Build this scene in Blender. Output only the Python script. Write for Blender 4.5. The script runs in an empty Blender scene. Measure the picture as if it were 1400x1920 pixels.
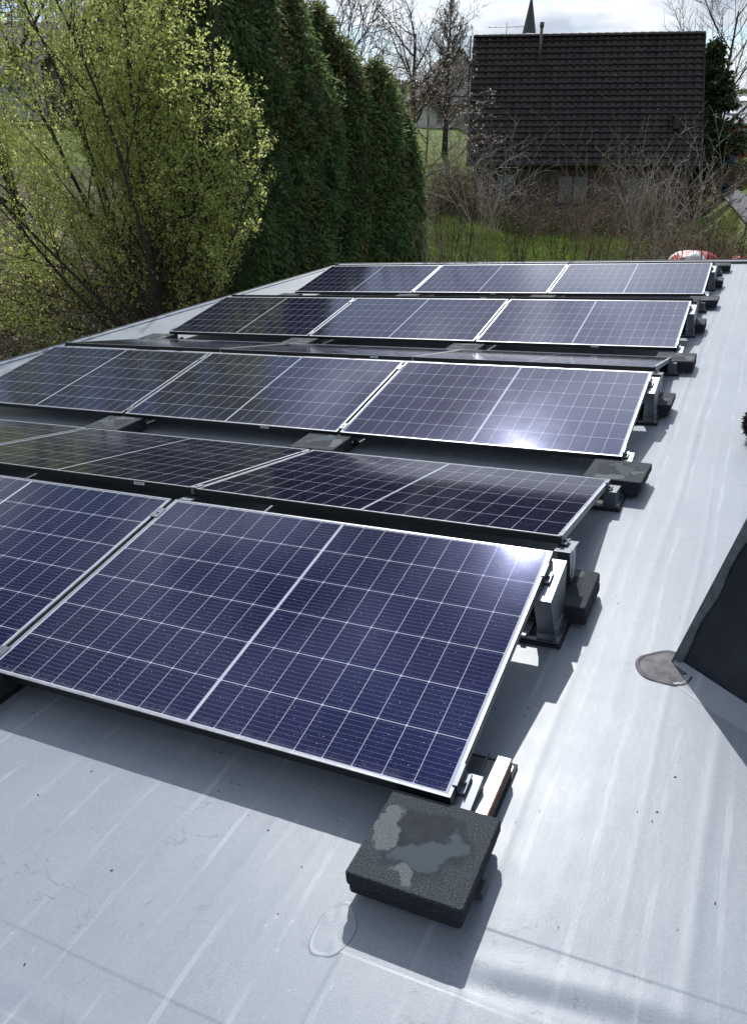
import bpy, bmesh, math, random
import numpy as np
from mathutils import Vector, Matrix, noise as mnoise

R_ = math.radians
scene = bpy.context.scene
COL = scene.collection

# ------------------------------------------------------------------ camera
# "deck frame": x along the panel rows, y away from the camera, z square to the roof deck.
CAM = Vector((0.585, -1.5206, 1.5372))
FOC = 1498.7
def axes(yaw, pitch, roll):
    f = Vector((-math.sin(yaw)*math.cos(pitch), math.cos(yaw)*math.cos(pitch), math.sin(pitch)))
    r0 = Vector((math.cos(yaw), math.sin(yaw), 0)); u0 = r0.cross(f)
    r = r0*math.cos(roll)+u0*math.sin(roll); u = -r0*math.sin(roll)+u0*math.cos(roll)
    return Matrix((r, u, f)).transposed()
YAW = R_(26.37)
A_deck = axes(YAW, R_(-23.503), R_(-3.780))
A_world = axes(YAW, R_(-23.3), R_(0.2))
R3 = A_world @ A_deck.inverted()
M_DECK = Matrix.Translation(CAM) @ R3.to_4x4() @ Matrix.Translation(-CAM)   # deck frame -> level world
cam_d = bpy.data.cameras.new('camera'); cam = bpy.data.objects.new('camera', cam_d); COL.objects.link(cam)
ax = A_world
cam.matrix_world = Matrix.Translation(CAM) @ Matrix((ax.col[0], ax.col[1], -ax.col[2])).transposed().to_4x4()
cam_d.sensor_fit = 'VERTICAL'; cam_d.sensor_height = 36.0
cam_d.lens = 36.0*FOC/1920.0
cam_d.clip_start = 0.02; cam_d.clip_end = 6000
scene.camera = cam
scene.render.resolution_x = 746; scene.render.resolution_y = 1024

def ray(px, py):
    return (A_world.col[2] + A_world.col[0]*((px-700)/FOC) + A_world.col[1]*((960-py)/FOC))
def at(px, py, dist):
    """world point seen at pixel (1400x1920 photo) at a horizontal distance"""
    d = ray(px, py); h = math.hypot(d.x, d.y)
    return CAM + d*(dist/h)

# ------------------------------------------------------------------ sun, sky
SUN_AZ, SUN_EL = R_(-18.5), R_(41.8)
sd = R3 @ Vector((math.sin(SUN_AZ)*math.cos(SUN_EL), math.cos(SUN_AZ)*math.cos(SUN_EL), math.sin(SUN_EL)))
sun_d = bpy.data.lights.new('sun', 'SUN'); sun = bpy.data.objects.new('sun', sun_d); COL.objects.link(sun)
sun_d.energy = 3.9; sun_d.angle = R_(0.53); sun_d.color = (1.0, 0.985, 0.96)
sun.rotation_mode = 'QUATERNION'; sun.rotation_quaternion = sd.to_track_quat('Z', 'Y'); sun.location = (0, 0, 30)

scene.view_settings.view_transform = 'Standard'; scene.view_settings.look = 'None'
scene.view_settings.exposure = 0.18; scene.view_settings.gamma = 1.0
world = bpy.data.worlds.new('World'); scene.world = world; world.use_nodes = True
def build_world():
    nt = world.node_tree; N = nt.nodes; L = nt.links; N.clear()
    out = N.new('ShaderNodeOutputWorld'); bg = N.new('ShaderNodeBackground'); bg.inputs[1].default_value = 0.10
    sky = N.new('ShaderNodeTexSky'); sky.sky_type = 'NISHITA'; sky.sun_disc = False
    sky.sun_elevation = math.asin(sd.z); sky.sun_rotation = math.atan2(sd.x, sd.y)
    sky.air_density = 1.0; sky.dust_density = 0.5; sky.ozone_density = 1.2
    tc = N.new('ShaderNodeTexCoord')
    def vm(op, a, b=None):
        n = N.new('ShaderNodeVectorMath'); n.operation = op
        if hasattr(a, 'node'): L.new(a, n.inputs[0])
        else: n.inputs[0].default_value = a
        if b is not None:
            if hasattr(b, 'node'): L.new(b, n.inputs[1])
            else: n.inputs[1].default_value = b
        return n
    def m(op, a, b=None, c=None):
        n = N.new('ShaderNodeMath'); n.operation = op
        for i, v in enumerate((a, b, c)):
            if v is None: continue
            if hasattr(v, 'node'): L.new(v, n.inputs[i])
            else: n.inputs[i].default_value = v
        return n.outputs[0]
    gen = tc.outputs['Generated']
    nrm = vm('NORMALIZE', gen).outputs[0]
    sep = N.new('ShaderNodeSeparateXYZ'); L.new(nrm, sep.inputs[0])
    den = m('ADD', m('MAXIMUM', sep.outputs[2], 0.0), 0.16)
    cmb = N.new('ShaderNodeCombineXYZ')
    L.new(m('DIVIDE', sep.outputs[0], den), cmb.inputs[0]); L.new(m('DIVIDE', sep.outputs[1], den), cmb.inputs[1])
    p = vm('ADD', cmb.outputs[0], (3.1, 1.7, 0)).outputs[0]
    n1 = N.new('ShaderNodeTexNoise'); L.new(p, n1.inputs['Vector']); n1.inputs['Scale'].default_value = 1.25
    n1.inputs['Detail'].default_value = 9; n1.inputs['Roughness'].default_value = 0.56; n1.inputs['Distortion'].default_value = 0.25
    n2 = N.new('ShaderNodeTexNoise'); L.new(p, n2.inputs['Vector']); n2.inputs['Scale'].default_value = 2.3
    n2.inputs['Detail'].default_value = 7; n2.inputs['Roughness'].default_value = 0.5
    cr = N.new('ShaderNodeMapRange'); L.new(n1.outputs[0], cr.inputs[0])
    cr.inputs[1].default_value = 0.43; cr.inputs[2].default_value = 0.54; cr.interpolation_type = 'SMOOTHSTEP'
    br = N.new('ShaderNodeMapRange'); L.new(n2.outputs[0], br.inputs[0])
    br.inputs[1].default_value = 0.36; br.inputs[2].default_value = 0.66
    br.inputs[3].default_value = 0.0; br.inputs[4].default_value = 1.0
    # cloud light: brighter round the sun
    dt = vm('DOT_PRODUCT', nrm, tuple(sd)).outputs['Value']
    glow = m('POWER', m('MAXIMUM', dt, 0.0), 14.0)
    mix = N.new('ShaderNodeMix'); mix.data_type = 'RGBA'; L.new(br.outputs[0], mix.inputs[0])
    mix.inputs[6].default_value = (4.9, 5.5, 6.5, 1); mix.inputs[7].default_value = (11.2, 11.3, 11.6, 1)
    gl = vm('SCALE', mix.outputs[2]); L.new(m('ADD', m('MULTIPLY', glow, 2.8), 0.85), gl.inputs['Scale'])
    fin = N.new('ShaderNodeMix'); fin.data_type = 'RGBA'
    L.new(m('MULTIPLY', cr.outputs[0], 0.93), fin.inputs[0]); L.new(sky.outputs[0], fin.inputs[6]); L.new(gl.outputs[0], fin.inputs[7])
    L.new(fin.outputs[2], bg.inputs[0]); L.new(bg.outputs[0], out.inputs[0])
build_world()

# ------------------------------------------------------------------ helpers
class NT:
    def __init__(s, name):
        s.mat = bpy.data.materials.new(name); s.mat.use_nodes = True
        s.nt = s.mat.node_tree; s.N = s.nt.nodes; s.L = s.nt.links
        s.b = s.N['Principled BSDF']
    def set(s, **kw):
        for k, v in kw.items():
            k = k.replace('_', ' ')
            s.b.inputs[k].default_value = v
        return s
    def link(s, a, b):
        if isinstance(b, str): b = s.b.inputs[b]
        s.L.new(a, b)
    def _in(s, sock, v):
        if v is None: return
        if hasattr(v, 'node'): s.L.new(v, sock)
        else: sock.default_value = v
    def m(s, op, a, b=None, c=None, clamp=False):
        n = s.N.new('ShaderNodeMath'); n.operation = op; n.use_clamp = clamp
        for i, v in enumerate((a, b, c)): s._in(n.inputs[i], v)
        return n.outputs[0]
    def co(s, kind='Object'):
        if not hasattr(s, '_tc'): s._tc = s.N.new('ShaderNodeTexCoord')
        return s._tc.outputs[kind]
    def pos(s):
        return s.N.new('ShaderNodeNewGeometry').outputs['Position']
    def mapv(s, v, scale=(1, 1, 1), loc=(0, 0, 0), rot=(0, 0, 0)):
        n = s.N.new('ShaderNodeMapping'); s.L.new(v, n.inputs[0])
        n.inputs['Scale'].default_value = scale; n.inputs['Location'].default_value = loc; n.inputs['Rotation'].default_value = rot
        return n.outputs[0]
    def noise(s, v, scale, detail=4, rough=.5, dist=0, out=0):
        n = s.N.new('ShaderNodeTexNoise'); s.L.new(v, n.inputs['Vector'])
        n.inputs['Scale'].default_value = scale; n.inputs['Detail'].default_value = detail
        n.inputs['Roughness'].default_value = rough; n.inputs['Distortion'].default_value = dist
        return n.outputs[out]
    def voro(s, v, scale, feat='F1', out='Distance', rnd=1):
        n = s.N.new('ShaderNodeTexVoronoi'); s.L.new(v, n.inputs['Vector']); n.feature = feat
        n.inputs['Scale'].default_value = scale; n.inputs['Randomness'].default_value = rnd
        return n.outputs[out]
    def rng(s, v, a, b, c=0., d=1., smooth=False):
        n = s.N.new('ShaderNodeMapRange'); s._in(n.inputs[0], v)
        for i, q in zip((1, 2, 3, 4), (a, b, c, d)): n.inputs[i].default_value = q
        if smooth: n.interpolation_type = 'SMOOTHSTEP'
        return n.outputs[0]
    def ramp(s, v, stops):
        n = s.N.new('ShaderNodeValToRGB'); s.L.new(v, n.inputs[0]); el = n.color_ramp.elements
        while len(el) < len(stops): el.new(0.5)
        for e, (p, c) in zip(el, stops): e.position = p; e.color = tuple(c)+(1,)
        return n.outputs[0]
    def mix(s, f, a, b, blend='MIX'):
        n = s.N.new('ShaderNodeMix'); n.data_type = 'RGBA'; n.blend_type = blend
        s._in(n.inputs[0], f)
        for i, v in ((6, a), (7, b)):
            if hasattr(v, 'node'): s.L.new(v, n.inputs[i])
            else: n.inputs[i].default_value = tuple(v)+(1,)
        return n.outputs[2]
    def sepx(s, v):
        n = s.N.new('ShaderNodeSeparateXYZ'); s.L.new(v, n.inputs[0]); return n.outputs
    def bump(s, h, strength=.3, dist=.01):
        n = s.N.new('ShaderNodeBump'); s.L.new(h, n.inputs['Height'])
        n.inputs['Strength'].default_value = strength; n.inputs['Distance'].default_value = dist
        s.L.new(n.outputs[0], s.b.inputs['Normal']); return n
    def rand(s):
        return s.N.new('ShaderNodeObjectInfo').outputs['Random']

class MB:
    """mesh builder: collects shapes into one mesh object"""
    def __init__(s): s.v = []; s.f = []; s.mi = []; s.smooth = []
    def add(s, vs, fs, mi=0, smooth=False):
        o = len(s.v); s.v += [tuple(q) for q in vs]
        for f in fs: s.f.append(tuple(i+o for i in f)); s.mi.append(mi); s.smooth.append(smooth)
    def box(s, x0, x1, y0, y1, z0, z1, mi=0, M=None):
        vs = [Vector(q) for q in ((x0,y0,z0),(x1,y0,z0),(x1,y1,z0),(x0,y1,z0),(x0,y0,z1),(x1,y0,z1),(x1,y1,z1),(x0,y1,z1))]
        if M is not None: vs = [M @ q for q in vs]
        s.add(vs, [(0,3,2,1),(4,5,6,7),(0,1,5,4),(1,2,6,5),(2,3,7,6),(3,0,4,7)], mi)
    def hexa(s, vs, mi=0):
        s.add(vs, [(0,3,2,1),(4,5,6,7),(0,1,5,4),(1,2,6,5),(2,3,7,6),(3,0,4,7)], mi)
    def prism(s, poly, axis, a, b, mi=0):
        """poly: 2-D outline, extruded along axis ('x','y','z') from a to b"""
        n = len(poly)
        def P(q, t):
            return {'x': (t, q[0], q[1]), 'y': (q[0], t, q[1]), 'z': (q[0], q[1], t)}[axis]
        vs = [P(q, a) for q in poly]+[P(q, b) for q in poly]
        fs = [tuple(range(n))[::-1], tuple(range(n, 2*n))]+[(i, (i+1) % n, (i+1) % n+n, i+n) for i in range(n)]
        s.add(vs, fs, mi)
    def tube(s, pts, rad, sides=5, mi=0, cap=True):
        pts = [Vector(p) for p in pts]; n = len(pts)
        if not hasattr(rad, '__len__'): rad = [rad]*n
        vs = []; 
        for i, p in enumerate(pts):
            t = (pts[min(i+1, n-1)]-pts[max(i-1, 0)])
            if t.length < 1e-9: t = Vector((0, 0, 1))
            t.normalize(); a = t.orthogonal() if abs(t.z) > .9 else t.cross(Vector((0, 0, 1)))
            a.normalize(); b = t.cross(a)
            for k in range(sides):
                w = 2*math.pi*k/sides; vs.append(p+(a*math.cos(w)+b*math.sin(w))*rad[i])
        fs = [(i*sides+k, i*sides+(k+1) % sides, (i+1)*sides+(k+1) % sides, (i+1)*sides+k) for i in range(n-1) for k in range(sides)]
        if cap: fs += [tuple(range(sides))[::-1], tuple((n-1)*sides+k for k in range(sides))]
        s.add(vs, fs, mi, True)
    def build(s, name, mats, parent=None, bevel=0, M=None):
        me = bpy.data.meshes.new(name); me.from_pydata(s.v, [], s.f); me.update()
        if not isinstance(mats, (list, tuple)): mats = [mats]
        for m in mats: me.materials.append(m)
        me.polygons.foreach_set('material_index', s.mi); me.polygons.foreach_set('use_smooth', s.smooth)
        if bevel:
            bm = bmesh.new(); bm.from_mesh(me)
            bmesh.ops.recalc_face_normals(bm, faces=bm.faces)
            es = [e for e in bm.edges if len(e.link_faces) == 2 and e.calc_face_angle(0) > .5]
            bmesh.ops.bevel(bm, geom=es, offset=bevel, segments=2, affect='EDGES', profile=.6)
            bm.to_mesh(me); bm.free()
        o = bpy.data.objects.new(name, me); COL.objects.link(o)
        if parent is not None: o.parent = parent
        if M is not None: o.matrix_world = M
        return o

def fast_mesh(name, verts, faces4, mats, parent=None, mi=None, smooth=False):
    """verts (n,3) array, faces4 (m,k) int array"""
    me = bpy.data.meshes.new(name); n, (mf, k) = len(verts), faces4.shape
    me.vertices.add(n); me.vertices.foreach_set('co', np.asarray(verts, np.float32).ravel())
    me.loops.add(mf*k); me.loops.foreach_set('vertex_index', faces4.astype(np.int32).ravel())
    me.polygons.add(mf); me.polygons.foreach_set('loop_start', np.arange(0, mf*k, k, dtype=np.int32))
    me.polygons.foreach_set('loop_total', np.full(mf, k, np.int32))
    if not isinstance(mats, (list, tuple)): mats = [mats]
    for m in mats: me.materials.append(m)
    if mi is not None: me.polygons.foreach_set('material_index', np.asarray(mi, np.int32))
    me.polygons.foreach_set('use_smooth', np.full(mf, smooth, bool))
    me.update(calc_edges=True); me.validate()
    o = bpy.data.objects.new(name, me); COL.objects.link(o)
    if parent is not None: o.parent = parent
    return o

def tag(o, label=None, cat=None, group=None, kind=None):
    if label: o['label'] = label
    if cat: o['category'] = cat
    if group: o['group'] = group
    if kind: o['kind'] = kind
    return o
def empty(name, loc=(0, 0, 0), label=None, cat=None, group=None, rot=(0, 0, 0)):
    o = bpy.data.objects.new(name, None); COL.objects.link(o); o.location = loc; o.rotation_euler = rot
    o.empty_display_size = .1
    return tag(o, label, cat, group)
DECK = []          # top-level things that live in the deck frame
def copy_tree(o, parent=None):
    c = o.copy(); COL.objects.link(c); c.parent = parent
    for ch in list(o.children): copy_tree(ch, c)
    return c

# ------------------------------------------------------------------ materials
def simple(name, col, rough=.6, metal=0., nscale=None, namp=.15, bump=0, bscale=80):
    t = NT(name); t.set(Roughness=rough, Metallic=metal)
    if nscale:
        f = t.noise(t.co(), nscale, 6, .6)
        lo = tuple(c*(1-namp*2) for c in col); hi = tuple(min(1, c*(1+namp*2)) for c in col)
        t.link(t.ramp(f, [(.3, lo), (.7, hi)]), 'Base Color')
    else: t.b.inputs['Base Color'].default_value = tuple(col)+(1,)
    if bump: t.bump(t.noise(t.co(), bscale, 3), bump, .003)
    return t.mat

def mat_alu():
    t = NT('brushed_aluminium'); c = t.co()
    f = t.noise(t.mapv(c, (6, 60, 60)), 9, 4, .6)
    t.link(t.ramp(f, [(.3, (.155, .17, .195)), (.7, (.23, .245, .275))]), 'Base Color')
    t.set(Metallic=.85); t.link(t.rng(f, .3, .7, .34, .5), 'Roughness')
    return t.mat
def mat_frame():
    t = NT('anodised_frame'); f = t.noise(t.co(), 30, 4, .6)
    t.link(t.ramp(f, [(.3, (.28, .29, .31)), (.7, (.36, .37, .39))]), 'Base Color')
    t.set(Metallic=.75); t.link(t.rng(f, .3, .7, .36, .5), 'Roughness'); return t.mat

PW, PL, GAP, TILT = 1.722, 1.134, 0.022, R_(9.643)
def mat_cells():
    t = NT('solar_cells'); c = t.sepx(t.co())
    x, y = c[0], c[1]          # x -PW/2..PW/2, y 0..PL
    CW, CH = .0931, .1845
    ax_ = t.m('ABSOLUTE', x)
    u = t.m('DIVIDE', t.m('SUBTRACT', ax_, .0052), CW)          # nine half-cells each side of the middle
    v = t.m('DIVIDE', t.m('SUBTRACT', y, (PL-6*CH)/2), CH)
    fu = t.m('FRACT', u); fv = t.m('FRACT', v)
    du = t.m('MULTIPLY', t.m('MINIMUM', fu, t.m('SUBTRACT', 1., fu)), CW)   # metres to nearest cell edge
    dv = t.m('MULTIPLY', t.m('MINIMUM', fv, t.m('SUBTRACT', 1., fv)), CH)
    gapu = t.m('LESS_THAN', du, .00095); gapv = t.m('LESS_THAN', dv, .00135)
    dia = t.m('LESS_THAN', t.m('ADD', du, dv), .0056)
    outu = t.m('GREATER_THAN', u, 9.0); inu = t.m('LESS_THAN', u, 0.0)
    outv = t.m('ADD', t.m('GREATER_THAN', v, 6.0), t.m('LESS_THAN', v, 0.0))
    g = t.m('MAXIMUM', gapu, gapv); g = t.m('MAXIMUM', g, dia)
    for q in (outu, inu, outv): g = t.m('MAXIMUM', g, q)
    g = t.m('MINIMUM', g, 1.)
    # busbars: ten ribbons per cell, along x, with solder pads
    fb = t.m('FRACT', t.m('SUBTRACT', t.m('MULTIPLY', fv, 10.), 0.0)); db = t.m('MULTIPLY', t.m('ABSOLUTE', t.m('SUBTRACT', fb, .5)), CH/10)
    pad = t.m('LESS_THAN', t.m('ABSOLUTE', t.m('SUBTRACT', t.m('FRACT', t.m('MULTIPLY', fu, 6.)), .5)), .17)
    wid = t.m('ADD', .00038, t.m('MULTIPLY', pad, .00022))
    bus = t.m('LESS_THAN', db, wid)
    # thin fingers
    cell_id = t.N.new('ShaderNodeCombineXYZ')
    t.L.new(t.m('FLOOR', t.m('DIVIDE', t.m('ADD', x, 5.), CW)), cell_id.inputs[0]); t.L.new(t.m('FLOOR', v), cell_id.inputs[1])
    wn = t.N.new('ShaderNodeTexWhiteNoise'); t.L.new(cell_id.outputs[0], wn.inputs[0])
    cell = t.mix(wn.outputs[0], (.0032, .0026, .017), (.0048, .0038, .023))
    cell = t.mix(t.m('MULTIPLY', bus, .42), cell, (.33, .35, .42))
    # rain specks and a little dust
    sp = t.voro(t.co(), 62, out='Distance')
    spot = t.m('MULTIPLY', t.m('LESS_THAN', sp, .085), t.m('GREATER_THAN', t.noise(t.co(), 55, 1), .5))
    sp2 = t.voro(t.mapv(t.co(), loc=(3, 2, 1)), 160, out='Distance')
    spot2 = t.m('MULTIPLY', t.m('LESS_THAN', sp2, .12), t.m('GREATER_THAN', t.noise(t.co(), 9, 2), .5))
    colr = t.mix(g, cell, (.43, .46, .52))
    dust = t.rng(t.noise(t.co(), 3.5, 6, .65), .45, .8, 0., .006)
    ed = t.m('MULTIPLY', t.rng(y, .012, .05, .16, 0.), t.rng(t.noise(t.mapv(t.co(), (9, 2, 1)), 3, 4, .7), .4, .65)); colr = t.mix(ed, colr, (.30, .29, .28))
    colr = t.mix(dust, colr, (.45, .42, .40))
    colr = t.mix(t.m('MULTIPLY', t.m('MAXIMUM', spot, t.m('MULTIPLY', spot2, .6)), .55), colr, (.75, .76, .78))
    t.link(colr, 'Base Color')
    t.set(IOR=1.45); t.b.inputs['Specular Tint'].default_value = (.20, .30, 1.0, 1)
    t.b.inputs['Specular IOR Level'].default_value = .5
    rr = t.rng(t.noise(t.co(), 5, 5, .6), .3, .7, .072, .09)
    t.link(rr, 'Roughness')
    fine = t.noise(t.co(), 420, 2, .5)
    bn = t.N.new('ShaderNodeBump'); t.L.new(fine, bn.inputs['Height']); bn.inputs['Strength'].default_value = .09; bn.inputs['Distance'].default_value = .0005
    t.L.new(bn.outputs[0], t.b.inputs['Normal'])
    return t.mat

def mat_slab():
    t = NT('wet_concrete_slab'); c = t.co(); sx = t.sepx(c)
    w1 = t.m('MULTIPLY', t.m('SUBTRACT', t.noise(c, 9, 5, .6), .5), .16); w2 = t.m('MULTIPLY', t.m('SUBTRACT', t.noise(t.mapv(c, loc=(4, 2, 0)), 9, 5, .6), .5), .16)
    def blob(cx, cy, rx, ry, soft=.11):
        a = t.m('DIVIDE', t.m('ADD', t.m('SUBTRACT', sx[0], cx), w1), rx); b = t.m('DIVIDE', t.m('ADD', t.m('SUBTRACT', sx[1], cy), w2), ry)
        return t.rng(t.m('SQRT', t.m('ADD', t.m('MULTIPLY', a, a), t.m('MULTIPLY', b, b))), 1.+soft, 1.-soft)
    g = t.noise(c, 270, 3, .9); g2 = t.noise(c, 24, 4, .6)
    grain = t.ramp(g, [(.38, (.008, .010, .012)), (.50, (.032, .038, .046)), (.64, (.105, .118, .13))])
    wet = t.ramp(g2, [(.3, (.014, .018, .023)), (.7, (.028, .034, .042))])
    mid = t.ramp(g, [(.3, (.040, .052, .066)), (.7, (.066, .083, .100))])
    pale = t.ramp(g, [(.38, (.05, .058, .062)), (.62, (.17, .19, .20))])
    col = t.mix(t.m('MULTIPLY', blob(.0, .0, .115, .10), .85), grain, wet)
    m2 = t.m('MAXIMUM', blob(.05, .0, .055, .045), blob(.0, -.045, .075, .038)); m2 = t.m('MINIMUM', m2, t.m('SUBTRACT', 1., blob(.0, .045, .05, .04)))
    col = t.mix(m2, col, mid)
    col = t.mix(t.m('MULTIPLY', t.m('MAXIMUM', blob(-.105, .02, .035, .065), blob(-.02, -.105, .035, .02)), .9), col, pale)
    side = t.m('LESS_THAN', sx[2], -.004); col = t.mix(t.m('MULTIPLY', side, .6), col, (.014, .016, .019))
    t.link(col, 'Base Color'); t.set(Roughness=.85); t.b.inputs['Specular IOR Level'].default_value = .2
    t.bump(g, .5, .0012); return t.mat

def mat_membrane():
    t = NT('roof_membrane'); p = t.co(); s = t.sepx(p)
    big = t.noise(p, .9, 5, .6); med = t.noise(t.mapv(p, (3.2, .8, 1)), 3.0, 5, .62); fine = t.noise(p, 55, 4, .7)
    col = t.ramp(big, [(.3, (.196, .228, .272)), (.7, (.246, .278, .322))])
    col = t.mix(t.rng(med, .35, .75, 0, .28), col, (.32, .345, .375))
    col = t.mix(t.rng(fine, .45, .75, 0, .22), col, (.15, .17, .20))
    gr = t.noise(p, 320, 2, .8); col = t.mix(t.rng(gr, .5, .72, 0, .30), col, (.50, .52, .55))
    # dried splash marks (pale) and small dirt flecks
    sv = t.voro(t.mapv(p, (1, .6, 1)), 26); spl = t.m('MULTIPLY', t.m('LESS_THAN', sv, .10), t.rng(t.noise(p, 2.4, 3), .5, .62))
    col = t.mix(t.m('MULTIPLY', spl, .2), col, (.58, .62, .66))
    st = t.noise(t.mapv(p, loc=(5, 3, 0)), 11, 6, .7, 1.5)
    col = t.mix(t.m('MULTIPLY', t.m('MULTIPLY', t.rng(st, .60, .63), t.rng(t.noise(p, 1.1, 2), .48, .62)), .35), col, (.17, .18, .19))
    dv = t.voro(t.mapv(p, loc=(1, 7, 0)), 17); col = t.mix(t.m('MULTIPLY', t.m('LESS_THAN', dv, .022), .7), col, (.04, .04, .045))
    ct = t.noise(t.mapv(p, (1, 1.4, 1), (2, 9, 0)), 5.5, 5, .6, 1.0)
    line = t.m('MULTIPLY', t.m('LESS_THAN', t.m('ABSOLUTE', t.m('SUBTRACT', ct, .5)), .0045), t.rng(t.noise(t.mapv(p, loc=(4, 1, 0)), 1.6, 3, .6), .58, .64))
    col = t.mix(t.m('MULTIPLY', line, .55), col, (.10, .11, .125))
    # lengthwise scuffs over the deck ribs
    rib = t.m('MULTIPLY', t.m('LESS_THAN', t.m('ABSOLUTE', t.m('SUBTRACT', t.m('FRACT', t.m('DIVIDE', t.m('ADD', t.m('ADD', s[0], 10+.035), t.m('MULTIPLY', t.noise(t.mapv(p, (1, .5, 1)), 2.2, 3), .06)), .155)), .5)), .055), t.rng(t.noise(t.mapv(p, (5, .7, 1)), 4, 4, .7), .42, .62))
    col = t.mix(t.m('MULTIPLY', rib, .26), col, (.52, .54, .57))
    t.link(col, 'Base Color')
    t.link(t.rng(t.noise(p, 6, 5, .65), .3, .7, .40, .46), 'Roughness')
    t.b.inputs['Specular IOR Level'].default_value = .38
    h = t.m('ADD', t.m('MULTIPLY', t.noise(p, 240, 3, .7), .35), t.m('MULTIPLY', t.noise(t.mapv(p, (1, .35, 1)), 14, 4, .6), .9))
    t.bump(h, .45, .0020)
    return t.mat

M = {}
M['alu'] = mat_alu(); M['frame'] = mat_frame(); M['cells'] = mat_cells(); M['slab'] = mat_slab(); M['membrane'] = mat_membrane()
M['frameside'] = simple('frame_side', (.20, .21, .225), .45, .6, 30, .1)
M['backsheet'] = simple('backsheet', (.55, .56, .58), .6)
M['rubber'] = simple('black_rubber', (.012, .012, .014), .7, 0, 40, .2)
M['blackframe'] = simple('dark_frame', (.012, .013, .016), .45, .3)  # frame's long sides and bottom flange, coloured darker than the lip
M['steel'] = simple('bolt_steel', (.55, .55, .56), .3, .9)
M['cable'] = simple('black_cable', (.01, .01, .01), .5)
M['white'] = simple('white_sticker', (.75, .77, .8), .5)
M['trim'] = simple('edge_trim', (.05, .055, .065), .4, .4, 12)
M['render'] = simple('wall_render', (.42, .40, .37), .9, 0, 3)
M['bitumen'] = simple('dark_membrane', (.012, .016, .026), .55, 0, 9, .25, .4, 30)
M['bitumen_edge'] = simple('grey_membrane_edge', (.10, .115, .13), .6, 0, 30, .2)
M['patch'] = simple('grey_patch', (.085, .080, .092), .6, 0, 18, .3, .6, 40)
M['patch'].node_tree.nodes['Principled BSDF'].inputs['Specular IOR Level'].default_value = .25

# ------------------------------------------------------------------ the roof we look across (deck frame)
GZ = -0.12
X0, X1, Y0, Y1 = -6.36, 5.2, -3.2, 11.72
def deck_height(x, y):
    z = np.zeros_like(x)
    # ribs of the deck telegraphing through, running away from the camera
    for i, xc in enumerate(np.arange(-6.2, 5.1, .155)):
        w = .016+.005*math.sin(i*2.3); a = (.0011+.0006*math.sin(i*1.7+.6))*(1. if xc > .1 else .35)
        xx = xc+.010*np.sin(y*1.1+i)+.006*np.sin(y*2.9+i*2.1)
        z += a*np.exp(-((x-xx)/w)**2)*(.6+.4*np.sin(y*.9+i*1.9))
    # lap seams of the sheets (across) : small steps
    for yc, xa, xb, a in ((-.242, .06, 5.2, .0010), (-.405, -.11, 5.2, -.0007), (-.675, -6.4, -.11, .0009), (-.845, -6.4, -.11, -.0008), (4.95, -6.4, 5.2, .001)):
        ys = yc+.004*np.sin(x*5.0+yc*9)
        z += a*(1/(1+np.exp(-(y-ys)/.0012)))*((x > xa) & (x < xb))*np.exp(-np.maximum(0, y-ys)/.25)
    # seam running away on the near left, ends in a rounded flap by the front slab
    xs = -.112+.0*y
    z += .0018*(1/(1+np.exp(-(x-xs)/.0012)))*np.exp(-np.maximum(0, x-xs)/.2)*(y < -.43)
    # swale and roll of slack sheet by the cross seam, right foreground
    z += .0040*np.exp(-((y+.312+.022*np.sin(x*7+.5))/.034)**2)*np.clip((x-.10)/.15, 0, 1)*np.exp(-np.maximum(0, x-.55)/.2)
    z -= .0026*np.exp(-((y+.372+.02*np.sin(x*6+1))/.026)**2)*np.clip((x-.10)/.15, 0, 1)
    z += .0014*np.exp(-((y+.765-.03*np.sin(x*3))/.03)**2)*(x < -.3)
    # slow undulation
    z += .0016*np.sin(x*2.1+y*.8)*np.sin(y*1.7-x*.4)+.0008*np.sin(x*6.3+1)*np.sin(y*4.1)
    return z
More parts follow.
